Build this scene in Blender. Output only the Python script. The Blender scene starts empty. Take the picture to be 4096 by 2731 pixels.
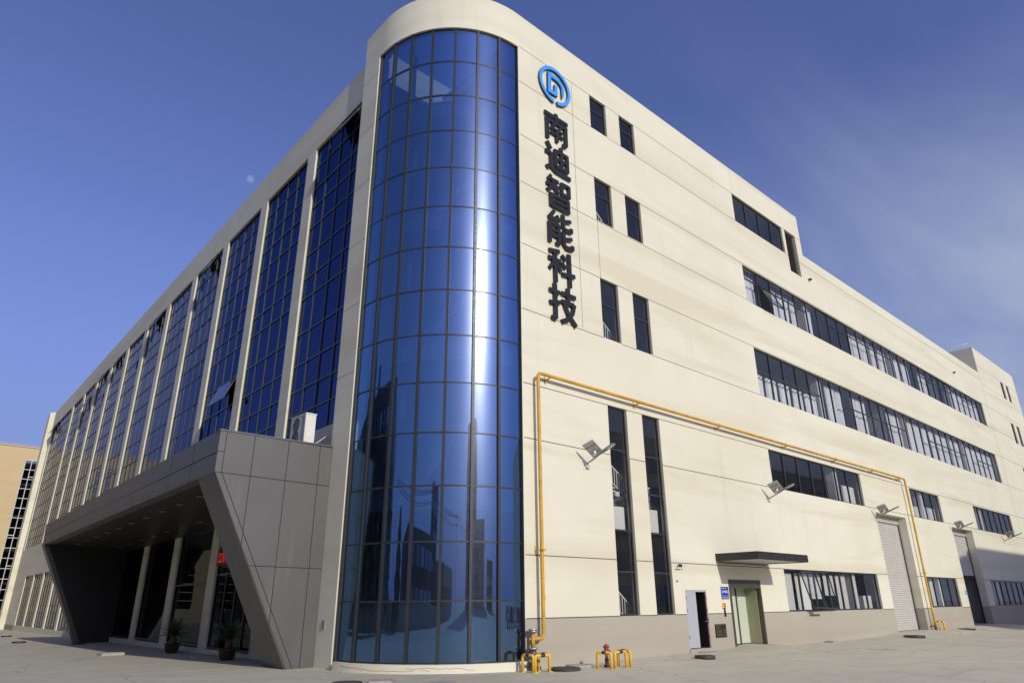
import bpy, bmesh, math, random
from mathutils import Vector, Matrix, noise as mnoise
random.seed(7)
sc = bpy.context.scene
COL = sc.collection
R_ = math.radians
S, Z0 = 0.82, -2.25                      # survey unit -> metres, survey height of the ground by the tower
def P(x, y, z): return Vector((S*x, S*y, S*(z-Z0)))

# ------------------------------------------------------------------ camera, sky, sun, exposure
yaw, pitch, roll = 0.736187370, 0.368847199, -0.00744608653
fw = Vector((math.sin(yaw)*math.cos(pitch), math.cos(yaw)*math.cos(pitch), math.sin(pitch)))
rt = Vector((math.cos(yaw), -math.sin(yaw), 0)); up = rt.cross(fw)
r2 = rt*math.cos(roll)+up*math.sin(roll); u2 = up*math.cos(roll)-rt*math.sin(roll)
cd = bpy.data.cameras.new('camera'); cam = bpy.data.objects.new('camera', cd); COL.objects.link(cam)
M4 = Matrix((r2, u2, -fw)).transposed().to_4x4(); M4.translation = P(0, -20, 0)
cam.matrix_world = M4
cd.sensor_width = 36; cd.lens = 36*2711.165/4096; cd.clip_start = 0.05; cd.clip_end = 6000
sc.camera = cam

SUN_DIR = Vector((0.135, 1.0, -0.455)).normalized()          # direction the light travels
sl = bpy.data.lights.new('sun', 'SUN'); sl.energy = 2.65; sl.angle = R_(0.53); sl.color = (1.0, 0.95, 0.80)
so = bpy.data.objects.new('sun', sl); COL.objects.link(so); so.location = (0, -60, 60)
so.rotation_euler = SUN_DIR.to_track_quat('-Z', 'Y').to_euler()

w = bpy.data.worlds.new('World'); sc.world = w; w.use_nodes = True
nt = w.node_tree; nt.nodes.clear()
def N(nt, t, **k):
    n = nt.nodes.new(t)
    for a, b in k.items():
        if a.startswith('i_'):
            key = a[2:]; key = int(key) if key.isdigit() else key.replace('_', ' ')
            n.inputs[key].default_value = b
        else: setattr(n, a, b)
    return n
out = N(nt, 'ShaderNodeOutputWorld'); bg = N(nt, 'ShaderNodeBackground'); bg.inputs[1].default_value = 0.10
sky = N(nt, 'ShaderNodeTexSky', sky_type='NISHITA', sun_disc=False)
sky.sun_elevation = math.atan2(0.455, 1.0044); sky.sun_rotation = math.pi+0.134
sky.altitude = 20; sky.air_density = 1.3; sky.dust_density = 1.4; sky.ozone_density = 2.6
geo = N(nt, 'ShaderNodeNewGeometry'); nrm = N(nt, 'ShaderNodeVectorMath', operation='NORMALIZE')
nt.links.new(geo.outputs['Incoming'], nrm.inputs[0])
neg = N(nt, 'ShaderNodeVectorMath', operation='SCALE'); neg.inputs['Scale'].default_value = -1
nt.links.new(nrm.outputs[0], neg.inputs[0])
sep = N(nt, 'ShaderNodeSeparateXYZ'); nt.links.new(neg.outputs[0], sep.inputs[0])
tint = N(nt, 'ShaderNodeMix', data_type='RGBA', blend_type='MULTIPLY'); tint.inputs[0].default_value = 1
tint.inputs[7].default_value = (0.93, 0.86, 1.36, 1)
hz_ = N(nt, 'ShaderNodeMapRange'); hz_.inputs[1].default_value = -0.05; hz_.inputs[2].default_value = 0.48; hz_.inputs[3].default_value = 0.92; hz_.inputs[4].default_value = 0.0; hz_.interpolation_type = 'SMOOTHSTEP'
nt.links.new(sep.outputs[2], hz_.inputs[0])
hmix = N(nt, 'ShaderNodeMix', data_type='RGBA'); nt.links.new(hz_.outputs[0], hmix.inputs[0]); nt.links.new(sky.outputs[0], hmix.inputs[6]); hmix.inputs[7].default_value = (1.45, 2.3, 3.5, 1)
nt.links.new(hmix.outputs[2], tint.inputs[6])
# wispy high cloud: a noise on the sky plane (direction / height), streaked
za = N(nt, 'ShaderNodeMath', operation='ADD'); nt.links.new(sep.outputs[2], za.inputs[0]); za.inputs[1].default_value = 0.12
zm = N(nt, 'ShaderNodeMath', operation='MAXIMUM'); nt.links.new(za.outputs[0], zm.inputs[0]); zm.inputs[1].default_value = 0.08
dx = N(nt, 'ShaderNodeMath', operation='DIVIDE'); nt.links.new(sep.outputs[0], dx.inputs[0]); nt.links.new(zm.outputs[0], dx.inputs[1])
dy = N(nt, 'ShaderNodeMath', operation='DIVIDE'); nt.links.new(sep.outputs[1], dy.inputs[0]); nt.links.new(zm.outputs[0], dy.inputs[1])
cmb = N(nt, 'ShaderNodeCombineXYZ'); nt.links.new(dx.outputs[0], cmb.inputs[0]); nt.links.new(dy.outputs[0], cmb.inputs[1])
mp = N(nt, 'ShaderNodeMapping'); mp.inputs['Rotation'].default_value = (0, 0, R_(-28)); mp.inputs['Scale'].default_value = (0.55, 1.7, 1); mp.inputs['Location'].default_value = (0.35, 0.2, 0)
nt.links.new(cmb.outputs[0], mp.inputs[0])
cn = N(nt, 'ShaderNodeTexNoise'); cn.inputs['Scale'].default_value = 1.15; cn.inputs['Detail'].default_value = 7; cn.inputs['Roughness'].default_value = 0.55; cn.inputs['Distortion'].default_value = 0.5
nt.links.new(mp.outputs[0], cn.inputs[0])
cr = N(nt, 'ShaderNodeMapRange'); cr.inputs[1].default_value = 0.42; cr.inputs[2].default_value = 0.72; cr.inputs[3].default_value = 0.0; cr.inputs[4].default_value = 0.6
nt.links.new(cn.outputs[0], cr.inputs[0])
# more cloud towards the east (the right of the view)
ex = N(nt, 'ShaderNodeMapRange'); ex.inputs[1].default_value = 0.30; ex.inputs[2].default_value = 0.98; ex.inputs[3].default_value = 0.03; ex.inputs[4].default_value = 1.0; ex.interpolation_type = 'SMOOTHSTEP'
nt.links.new(sep.outputs[0], ex.inputs[0])
ez = N(nt, 'ShaderNodeMapRange'); ez.inputs[1].default_value = 0.75; ez.inputs[2].default_value = 0.38; ez.inputs[3].default_value = 0.12; ez.inputs[4].default_value = 1.0; ez.interpolation_type = 'SMOOTHSTEP'
nt.links.new(sep.outputs[2], ez.inputs[0])
exz = N(nt, 'ShaderNodeMath', operation='MULTIPLY'); nt.links.new(ex.outputs[0], exz.inputs[0]); nt.links.new(ez.outputs[0], exz.inputs[1])
cl = N(nt, 'ShaderNodeMath', operation='MULTIPLY'); nt.links.new(cr.outputs[0], cl.inputs[0]); nt.links.new(exz.outputs[0], cl.inputs[1])
lowm = N(nt, 'ShaderNodeMapRange'); lowm.inputs[1].default_value = 0.62; lowm.inputs[2].default_value = 0.05; lowm.inputs[3].default_value = 0.0; lowm.inputs[4].default_value = 0.8
nt.links.new(sep.outputs[2], lowm.inputs[0])
lw = N(nt, 'ShaderNodeMath', operation='MULTIPLY'); nt.links.new(lowm.outputs[0], lw.inputs[0]); nt.links.new(ex.outputs[0], lw.inputs[1])
mxx = N(nt, 'ShaderNodeMath', operation='ADD'); nt.links.new(cl.outputs[0], mxx.inputs[0]); nt.links.new(lw.outputs[0], mxx.inputs[1]); mxx.use_clamp = True
cmix = N(nt, 'ShaderNodeMix', data_type='RGBA'); nt.links.new(mxx.outputs[0], cmix.inputs[0]); nt.links.new(tint.outputs[2], cmix.inputs[6])
cmix.inputs[7].default_value = (4.0, 4.6, 6.2, 1)
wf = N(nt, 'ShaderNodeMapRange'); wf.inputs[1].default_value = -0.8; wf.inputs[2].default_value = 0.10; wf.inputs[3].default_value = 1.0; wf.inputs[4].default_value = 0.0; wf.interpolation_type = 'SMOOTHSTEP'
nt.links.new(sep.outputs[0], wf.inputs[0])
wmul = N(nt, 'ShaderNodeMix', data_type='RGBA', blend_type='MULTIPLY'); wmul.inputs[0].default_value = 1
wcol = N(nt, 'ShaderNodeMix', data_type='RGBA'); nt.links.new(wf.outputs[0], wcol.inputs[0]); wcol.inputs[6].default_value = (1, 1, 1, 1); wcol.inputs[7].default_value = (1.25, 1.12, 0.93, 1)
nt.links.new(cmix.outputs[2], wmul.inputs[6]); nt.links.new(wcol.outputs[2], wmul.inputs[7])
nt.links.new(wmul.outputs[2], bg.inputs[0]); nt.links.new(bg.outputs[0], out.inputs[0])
vs = sc.view_settings; vs.view_transform = 'Standard'; vs.look = 'None'; vs.exposure = 0.0; vs.gamma = 1.0; vs.use_curve_mapping = False
sc.cycles.max_bounces = 8; sc.cycles.transparent_max_bounces = 12; sc.cycles.glossy_bounces = 4; sc.cycles.diffuse_bounces = 3
sc.cycles.caustics_reflective = False; sc.cycles.caustics_refractive = False
sc.cycles.use_denoising = True

# ------------------------------------------------------------------ materials
def newmat(name):
    m = bpy.data.materials.new(name); m.use_nodes = True
    nt = m.node_tree; nt.nodes.clear()
    o = N(nt, 'ShaderNodeOutputMaterial'); b = N(nt, 'ShaderNodeBsdfPrincipled')
    nt.links.new(b.outputs[0], o.inputs[0]); return m, nt, b, o
def coords(nt, scale=(1, 1, 1)):
    t = N(nt, 'ShaderNodeTexCoord'); m = N(nt, 'ShaderNodeMapping'); m.inputs['Scale'].default_value = scale
    nt.links.new(t.outputs['Object'], m.inputs[0]); return m.outputs[0]
def noi(nt, v, scale, detail=4, rough=0.55, dist=0):
    n = N(nt, 'ShaderNodeTexNoise'); n.inputs['Scale'].default_value = scale; n.inputs['Detail'].default_value = detail
    n.inputs['Roughness'].default_value = rough; n.inputs['Distortion'].default_value = dist
    nt.links.new(v, n.inputs[0]); return n.outputs[0]
def rng(nt, v, a, b, c, d):
    n = N(nt, 'ShaderNodeMapRange'); n.inputs[1].default_value = a; n.inputs[2].default_value = b; n.inputs[3].default_value = c; n.inputs[4].default_value = d
    nt.links.new(v, n.inputs[0]); return n.outputs[0]
def mixc(nt, f, a, b, bt='MIX'):
    n = N(nt, 'ShaderNodeMix', data_type='RGBA', blend_type=bt)
    for s, v in ((0, f), (6, a), (7, b)):
        if hasattr(v, 'links') or hasattr(v, 'is_linked'): nt.links.new(v, n.inputs[s])
        else: n.inputs[s].default_value = v if s == 0 else (*v, 1)
    return n.outputs[2]
def bump(nt, b, h, strength, dist=0.02):
    n = N(nt, 'ShaderNodeBump'); n.inputs['Strength'].default_value = strength; n.inputs['Distance'].default_value = dist
    nt.links.new(h, n.inputs['Height']); nt.links.new(n.outputs[0], b.inputs['Normal'])
def stucco(name, base, dirt, streak, rough=0.85):
    m, nt, b, o = newmat(name)
    v = coords(nt); big = noi(nt, v, 0.16, 5, 0.6, 0.6); mid = noi(nt, v, 0.9, 4)
    vs_ = coords(nt, (1.5, 1.5, 0.10)); st = noi(nt, vs_, 1.1, 4, 0.55, 0.15)
    hb = coords(nt, (0.08, 0.08, 1.1)); bandn = noi(nt, hb, 0.75, 4, 0.55, 0.5)
    c = mixc(nt, rng(nt, big, 0.40, 0.72, 0, 0.55), base, dirt)
    c = mixc(nt, rng(nt, bandn, 0.49, 0.66, 0, 0.85), c, dirt)
    c = mixc(nt, rng(nt, st, 0.60, 0.82, 0, 0.45), c, streak)
    c = mixc(nt, rng(nt, mid, 0.35, 0.7, 0, 0.10), c, (base[0]*.86, base[1]*.86, base[2]*.86))
    nt.links.new(c, b.inputs['Base Color']); b.inputs['Roughness'].default_value = rough; b.inputs['Specular IOR Level'].default_value = 0.2
    bump(nt, b, noi(nt, v, 45, 3), 0.25, 0.01); return m
def plain(name, col, rough=0.5, metal=0.0, var=0.12, scale=3.0, bumps=0.0, spec=0.5):
    m, nt, b, o = newmat(name); v = coords(nt); n = noi(nt, v, scale, 5, 0.6)
    c = mixc(nt, rng(nt, n, 0.3, 0.7, 0, 1), tuple(x*(1-var) for x in col), tuple(min(1, x*(1+var)) for x in col))
    nt.links.new(c, b.inputs['Base Color']); b.inputs['Metallic'].default_value = metal; b.inputs['Specular IOR Level'].default_value = spec
    r = rng(nt, noi(nt, v, scale*3, 3), 0.3, 0.7, max(0.02, rough*0.85), min(1, rough*1.15)); nt.links.new(r, b.inputs['Roughness'])
    if bumps: bump(nt, b, noi(nt, v, scale*14, 3), bumps, 0.01)
    return m
def coated_glass(name, refl, trans, fac, wav=0.004, dust=0.04, wscale=0.35, dustrough=0.3, graze=(0.62, 0.63, 0.66), g0=0.60):
    m, nt, b, o = newmat(name); nt.nodes.remove(b)
    v = coords(nt); bp = N(nt, 'ShaderNodeBump'); bp.inputs['Strength'].default_value = 1.0; bp.inputs['Distance'].default_value = wav
    nt.links.new(noi(nt, v, wscale, 2, 0.4), bp.inputs['Height'])
    g = N(nt, 'ShaderNodeBsdfGlossy'); g.inputs['Color'].default_value = (*refl, 1); g.inputs['Roughness'].default_value = 0.015
    lf = N(nt, 'ShaderNodeLayerWeight'); lf.inputs['Blend'].default_value = 0.5
    nt.links.new(mixc(nt, rng(nt, lf.outputs['Facing'], g0, 0.92, 0, 1), refl, graze), g.inputs['Color'])
    nt.links.new(bp.outputs[0], g.inputs['Normal'])
    g2 = N(nt, 'ShaderNodeBsdfGlossy'); g2.inputs['Color'].default_value = (0.75, 0.85, 1.0, 1); g2.inputs['Roughness'].default_value = dustrough
    mg = N(nt, 'ShaderNodeMixShader'); mg.inputs[0].default_value = dust
    nt.links.new(g.outputs[0], mg.inputs[1]); nt.links.new(g2.outputs[0], mg.inputs[2])
    t = N(nt, 'ShaderNodeBsdfTransparent'); t.inputs['Color'].default_value = (*trans, 1)
    mx = N(nt, 'ShaderNodeMixShader')
    lwt = N(nt, 'ShaderNodeLayerWeight'); lwt.inputs['Blend'].default_value = 0.5
    pw = N(nt, 'ShaderNodeMath', operation='POWER'); nt.links.new(lwt.outputs['Facing'], pw.inputs[0]); pw.inputs[1].default_value = 3.5
    f = rng(nt, pw.outputs[0], 0.0, 1.0, fac, min(1.0, fac+0.45)); nt.links.new(f, mx.inputs[0])
    nt.links.new(t.outputs[0], mx.inputs[1]); nt.links.new(mg.outputs[0], mx.inputs[2]); nt.links.new(mx.outputs[0], o.inputs[0])
    return m

CREAM = (0.76, 0.745, 0.605)
M = {}
M['cream'] = stucco('cream_stucco', CREAM, (0.665, 0.62, 0.465), (0.55, 0.495, 0.36))
M['plinth'] = stucco('grey_plinth_render', (0.45, 0.42, 0.345), (0.40, 0.36, 0.30), (0.36, 0.32, 0.265))
M['joint'] = plain('dark_joint', (0.10, 0.10, 0.12), 0.8)
M['frame'] = plain('dark_aluminium', (0.035, 0.038, 0.043), 0.38, 0.0, 0.1)
M['louvre'] = plain('louvre_blade', (0.10, 0.10, 0.098), 0.5)
M['mullion'] = plain('tower_mullion', (0.032, 0.034, 0.036), 0.4, 0.1, 0.1)
M['tower_glass'] = coated_glass('blue_mirror_glass', (0.165, 0.365, 0.70), (0.20, 0.30, 0.50), 0.58, 0.006, 0.12, 0.45, 0.235, (0.30, 0.45, 0.75))
M['left_glass'] = coated_glass('deep_blue_glass', (0.055, 0.095, 0.235), (0.03, 0.05, 0.14), 0.62, 0.003, 0.006, 0.4, 0.3, (0.58, 0.59, 0.62), 0.72)
M['lobby_glass'] = coated_glass('lobby_glass', (0.20, 0.24, 0.28), (0.25, 0.27, 0.27), 0.10, 0.003, 0.01, 0.4, 0.3, (0.25, 0.28, 0.32))
M['clear_glass'] = coated_glass('grey_window_glass', (0.50, 0.50, 0.51), (0.93, 0.94, 0.95), 0.15, 0.003, 0.03, 0.5, 0.5)
M['far_glass'] = coated_glass('far_dark_glass', (0.46, 0.55, 0.68), (0.05, 0.06, 0.08), 0.5, 0.002, 0.0, 0.4)
M['interior'] = plain('interior_plaster', (0.44, 0.45, 0.47), 0.9)
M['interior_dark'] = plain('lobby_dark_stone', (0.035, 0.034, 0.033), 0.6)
M['slab'] = plain('floor_edge', (0.62, 0.64, 0.66), 0.8)
M['white'] = plain('white_paint', (0.80, 0.79, 0.75), 0.55, 0, 0.05)
M['curtain'] = plain('pale_curtain_cloth', (0.84, 0.86, 0.88), 0.9, 0, 0.06, 6)
M['blind'] = plain('pale_blind', (0.80, 0.80, 0.75), 0.8, 0, 0.05, 8)
M['sandstone'] = stucco('tan_tile_wall', (0.60, 0.475, 0.28), (0.55, 0.43, 0.25), (0.53, 0.42, 0.24))
M['white_frame'] = plain('white_window_frame', (0.60, 0.60, 0.57), 0.5)
M['black'] = plain('satin_black_sheet', (0.012, 0.012, 0.013), 0.42, 0, 0.2)
M['logo_blue'] = plain('emblem_blue', (0.055, 0.34, 0.93), 0.4, 0, 0.03)
M['yellow'] = plain('yellow_paint', (0.60, 0.34, 0.035), 0.5, 0, 0.26, 2.2, 0.15)
M['yellow2'] = plain('bright_yellow_paint', (0.80, 0.49, 0.06), 0.42, 0, 0.10, 4, 0.1)
M['blackband'] = plain('black_band', (0.035, 0.038, 0.042), 0.5)
M['steel'] = plain('galvanised_steel', (0.55, 0.55, 0.54), 0.42, 0.8, 0.15, 12)
M['valve'] = plain('cast_valve', (0.10, 0.105, 0.11), 0.5, 0.5, 0.2, 15)
M['red'] = plain('faded_red_paint', (0.30, 0.055, 0.035), 0.6, 0, 0.3, 14, 0.3)
M['rust'] = plain('rusty_iron', (0.06, 0.035, 0.028), 0.8, 0, 0.4, 20, 0.4)
M['shutter'] = plain('pale_shutter_steel', (0.58, 0.57, 0.53), 0.45, 0.1, 0.08, 2)
M['doorgrey'] = plain('grey_door_paint', (0.43, 0.45, 0.50), 0.45, 0, 0.04)
M['maroon'] = plain('maroon_edge', (0.20, 0.05, 0.04), 0.6)
M['mint'] = plain('mint_door_panel', (0.56, 0.62, 0.50), 0.4, 0, 0.03)
M['olive'] = plain('olive_reveal_panel', (0.36, 0.36, 0.24), 0.5, 0, 0.05)
M['bronze'] = plain('dark_door_trim', (0.115, 0.105, 0.09), 0.35, 0.5, 0.15)
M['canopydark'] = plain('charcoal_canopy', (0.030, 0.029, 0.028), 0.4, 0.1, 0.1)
M['signblue'] = plain('sign_blue', (0.006, 0.035, 0.36), 0.4)
M['signwhite'] = plain('sign_white', (0.8, 0.8, 0.8), 0.5)
M['signyellow'] = plain('notice_yellow', (0.75, 0.50, 0.06), 0.5)
M['signred'] = plain('notice_red', (0.38, 0.05, 0.03), 0.5)
M['gold'] = plain('gold_lettering', (0.42, 0.30, 0.12), 0.4, 0.3)
M['iron'] = plain('cast_iron_cover', (0.06, 0.055, 0.05), 0.6, 0.2, 0.3, 18, 0.5)
M['slabcover'] = plain('concrete_cover', (0.40, 0.385, 0.35), 0.85, 0, 0.15, 6, 0.3)
M['pot'] = plain('glazed_brown_pot', (0.045, 0.020, 0.012), 0.3, 0, 0.5, 6)
M['palm'] = plain('palm_frond', (0.035, 0.055, 0.022), 0.5, 0, 0.4, 9)
M['bark'] = plain('bark', (0.09, 0.065, 0.045), 0.9, 0, 0.3, 12, 0.5)
M['leaf'] = plain('dark_leaf', (0.03, 0.05, 0.022), 0.55, 0, 0.5, 1.2)
M['acwhite'] = plain('ac_enamel', (0.72, 0.71, 0.66), 0.45, 0, 0.05)
M['acgrey'] = plain('ac_grille', (0.14, 0.145, 0.15), 0.5)
M['solar_back'] = plain('panel_backsheet', (0.52, 0.53, 0.52), 0.5)
M['solar'] = plain('solar_cells', (0.015, 0.02, 0.05), 0.2)
M['lampgrey'] = plain('lamp_grey', (0.30, 0.30, 0.29), 0.45, 0.4)
M['darkgrey'] = plain('neighbour_grey', (0.07, 0.07, 0.068), 0.8)
M['carwhite'] = plain('car_paint_white', (0.7, 0.7, 0.7), 0.25); M['carblack'] = plain('car_paint_black', (0.02, 0.02, 0.025), 0.2)
M['carred'] = plain('car_paint_red', (0.3, 0.02, 0.02), 0.25); M['carsilver'] = plain('car_paint_silver', (0.42, 0.43, 0.45), 0.25, 0.6)
M['tyre'] = plain('tyre_rubber', (0.02, 0.02, 0.02), 0.8)
M['soil'] = plain('pot_soil', (0.04, 0.03, 0.02), 0.9)
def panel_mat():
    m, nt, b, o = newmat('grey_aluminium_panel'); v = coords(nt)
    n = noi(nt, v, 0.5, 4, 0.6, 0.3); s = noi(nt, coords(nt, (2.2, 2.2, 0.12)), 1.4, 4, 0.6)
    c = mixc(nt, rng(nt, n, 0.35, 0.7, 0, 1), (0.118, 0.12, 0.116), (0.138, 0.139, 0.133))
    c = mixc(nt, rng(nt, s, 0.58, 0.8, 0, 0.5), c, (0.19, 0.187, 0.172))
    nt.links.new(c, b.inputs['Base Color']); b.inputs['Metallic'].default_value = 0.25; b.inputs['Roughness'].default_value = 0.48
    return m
M['panel'] = panel_mat()
M['panelgap'] = plain('panel_gap', (0.02, 0.02, 0.02), 0.8)
def lamp_mat(name, col, e):
    m, nt, b, o = newmat(name); b.inputs['Base Color'].default_value = (0.02, 0.02, 0.02, 1)
    b.inputs['Emission Color'].default_value = (*col, 1); b.inputs['Emission Strength'].default_value = e; return m
M['led'] = lamp_mat('led_red', (1, 0.02, 0.03), 0.5)
M['downlight'] = plain('downlight_glass', (0.75, 0.74, 0.70), 0.35)
def ground_mat():
    m, nt, b, o = newmat('yard_concrete'); v = coords(nt)
    big = noi(nt, v, 0.10, 6, 0.62, 0.8); mid = noi(nt, v, 0.8, 6, 0.65, 0.4); fine = noi(nt, v, 18, 4, 0.7); grit = noi(nt, v, 90, 3, 0.8)
    c = mixc(nt, rng(nt, big, 0.35, 0.68, 0, 1), (0.55, 0.52, 0.40), (0.63, 0.60, 0.465))
    c = mixc(nt, rng(nt, mid, 0.42, 0.75, 0, 0.55), c, (0.445, 0.42, 0.325))
    def streaks(ang, sc_, lo, col, k):
        t = N(nt, 'ShaderNodeTexCoord'); mp = N(nt, 'ShaderNodeMapping'); mp.inputs['Rotation'].default_value = (0, 0, R_(ang)); mp.inputs['Scale'].default_value = sc_
        nt.links.new(t.outputs['Object'], mp.inputs[0]); s = noi(nt, mp.outputs[0], 1.0, 5, 0.6, 0.9)
        return mixc(nt, rng(nt, s, lo, lo+0.2, 0, k), c, col)
    c = streaks(-48, (0.16, 1.7, 1), 0.56, (0.36, 0.335, 0.28), 0.6)
    c = streaks(-35, (0.10, 1.1, 1), 0.60, (0.37, 0.34, 0.275), 0.65)
    c = streaks(-52, (0.3, 3.4, 1), 0.60, (0.72, 0.655, 0.53), 0.5)
    c = mixc(nt, rng(nt, fine, 0.60, 0.80, 0, 0.45), c, (0.33, 0.305, 0.25))
    c = mixc(nt, rng(nt, grit, 0.62, 0.78, 0, 0.5), c, (0.29, 0.265, 0.21))
    vo = N(nt, 'ShaderNodeTexVoronoi', feature='DISTANCE_TO_EDGE'); vo.inputs['Scale'].default_value = 0.16
    wv = N(nt, 'ShaderNodeVectorMath', operation='ADD'); nz = N(nt, 'ShaderNodeTexNoise'); nz.inputs['Scale'].default_value = 0.9; nz.inputs['Detail'].default_value = 5
    nt.links.new(v, nz.inputs[0]); nt.links.new(v, wv.inputs[0]); nt.links.new(nz.outputs['Color'], wv.inputs[1]); nt.links.new(wv.outputs[0], vo.inputs[0])
    c = mixc(nt, rng(nt, vo.outputs[0], 0.0, 0.006, 0.5, 0), c, (0.16, 0.15, 0.13))
    c = streaks(-40, (0.05, 0.9, 1), 0.63, (0.25, 0.24, 0.215), 0.8)
    c = streaks(12, (0.06, 0.8, 1), 0.66, (0.28, 0.265, 0.23), 0.6)
    nt.links.new(c, b.inputs['Base Color']); b.inputs['Roughness'].default_value = 0.9; b.inputs['Specular IOR Level'].default_value = 0.15
    bump(nt, b, fine, 0.35, 0.012); return m
M['ground'] = ground_mat()

# ------------------------------------------------------------------ mesh builder
WORLD = {}
class MB:
    def __init__(s, local=False): s.v = []; s.f = []; s.m = []; s.local = local; s.sm = []
    def pt(s, p): s.v.append(Vector(p) if s.local else P(*p)); return len(s.v)-1
    def face(s, pts, m=0, smooth=False): s.f.append([s.pt(p) for p in pts]); s.m.append(m); s.sm.append(smooth)
    def box(s, x0, x1, y0, y1, z0, z1, m=0):
        s.hexa([(x0, y0, z0), (x1, y0, z0), (x1, y1, z0), (x0, y1, z0)], [(x0, y0, z1), (x1, y0, z1), (x1, y1, z1), (x0, y1, z1)], m)
    def hexa(s, bot, top, m=0):
        i = [s.pt(p) for p in bot]; j = [s.pt(p) for p in top]; n = len(i)
        F = [i[::-1], j]+[[i[k], i[(k+1) % n], j[(k+1) % n], j[k]] for k in range(n)]
        for f in F: s.f.append(f); s.m.append(m); s.sm.append(False)
    def prism(s, poly, d, m=0):
        """poly: list of 3-D points (planar), d: extrusion vector"""
        s.hexa(poly, [tuple(Vector(p)+Vector(d)) for p in poly], m)
    def bar(s, a, b, w, h, upv=(0, 0, 1), m=0):
        a, b = Vector(a), Vector(b); t = (b-a).normalized(); u = Vector(upv)
        if abs(t.dot(u)) > 0.98: u = Vector((1, 0, 0))
        sx = t.cross(u).normalized(); sz = sx.cross(t).normalized(); o = [(-w/2, -h/2), (w/2, -h/2), (w/2, h/2), (-w/2, h/2)]
        s.hexa([tuple(a+sx*p+sz*q) for p, q in o], [tuple(b+sx*p+sz*q) for p, q in o], m)
    def tube(s, pts, r, n=10, m=0, cap=True):
        pts = [Vector(p) for p in pts]; rr = r if isinstance(r, (list, tuple)) else [r]*len(pts); rings = []
        prev = None
        for i, p in enumerate(pts):
            t = (pts[min(i+1, len(pts)-1)]-pts[max(i-1, 0)]).normalized()
            if prev is None:
                u = Vector((0, 0, 1)) if abs(t.z) < 0.9 else Vector((1, 0, 0)); u = (u-t*u.dot(t)).normalized()
            else: u = (prev-t*prev.dot(t)).normalized()
            prev = u; w_ = t.cross(u)
            rings.append([s.pt(p+(u*math.cos(2*math.pi*k/n)+w_*math.sin(2*math.pi*k/n))*rr[i]) for k in range(n)])
        for a, b in zip(rings, rings[1:]):
            for k in range(n): s.f.append([a[k], a[(k+1) % n], b[(k+1) % n], b[k]]); s.m.append(m); s.sm.append(True)
        if cap:
            s.f.append(rings[0][::-1]); s.f.append(rings[-1]); s.m += [m, m]; s.sm += [False, False]
    def lathe(s, c, prof, n=20, m=0):
        c = Vector(c); rings = [[s.pt(c+Vector((r*math.cos(2*math.pi*k/n), r*math.sin(2*math.pi*k/n), z))) for k in range(n)] for r, z in prof]
        for a, b in zip(rings, rings[1:]):
            for k in range(n): s.f.append([a[k], a[(k+1) % n], b[(k+1) % n], b[k]]); s.m.append(m); s.sm.append(True)
        s.f.append(rings[0][::-1]); s.f.append(rings[-1]); s.m += [m, m]; s.sm += [False, False]
    def build(s, name, mats, parent=None, origin=None):
        if parent is not None: og = Vector((0, 0, 0)) if s.local else WORLD[parent.name]
        else: og = origin if origin is not None else Vector((0, 0, 0))
        me = bpy.data.meshes.new(name)
        vv = s.v if s.local else [v-og for v in s.v]
        me.from_pydata([tuple(v) for v in vv], [], s.f)
        mats = mats if isinstance(mats, (list, tuple)) else [mats]
        for m in mats: me.materials.append(m)
        me.polygons.foreach_set('material_index', s.m); me.polygons.foreach_set('use_smooth', s.sm)
        bm = bmesh.new(); bm.from_mesh(me); bmesh.ops.recalc_face_normals(bm, faces=bm.faces); bm.to_mesh(me); bm.free()
        me.update()
        o = bpy.data.objects.new(name, me); COL.objects.link(o)
        if parent is not None: o.parent = parent; WORLD[o.name] = WORLD[parent.name]
        else: o.location = og; WORLD[o.name] = Vector(og)
        return o
def tag(o, label=None, cat=None, group=None, kind=None):
    if label: o['label'] = label
    if cat: o['category'] = cat
    if group: o['group'] = group
    if kind: o['kind'] = kind
    return o
def empty(name, loc, label, cat, group=None, rz=0):
    o = bpy.data.objects.new(name, None); COL.objects.link(o); o.location = loc; o.rotation_euler = (0, 0, rz)
    o.empty_display_size = 0.3; WORLD[o.name] = Vector(loc); return tag(o, label, cat, group)
def copy_tree(o, parent=None):
    c = o.copy(); COL.objects.link(c)
    if parent is not None: c.parent = parent
    for ch in list(o.children): copy_tree(ch, c)
    return c
def text_mesh(name, body, size, mat, parent, loc, rot=(R_(90), 0, 0), extrude=0.002, offset=0.0, align='LEFT', width=None):
    cu = bpy.data.curves.new(name, 'FONT'); cu.body = body; cu.size = size; cu.extrude = extrude; cu.offset = offset; cu.align_x = align
    t = bpy.data.objects.new('tmp_text', cu); COL.objects.link(t)
    dg = bpy.context.evaluated_depsgraph_get(); dg.update()
    me = bpy.data.meshes.new_from_object(t.evaluated_get(dg)); bpy.data.objects.remove(t)
    if width:
        xs = [v.co.x for v in me.vertices]; k = width/(max(xs)-min(xs)); me.transform(Matrix.Diagonal((k, 1, 1, 1)))
    me.materials.clear(); me.materials.append(mat)
    o = bpy.data.objects.new(name, me); COL.objects.link(o); o.parent = parent; o.location = loc; o.rotation_euler = rot
    return o

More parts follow.
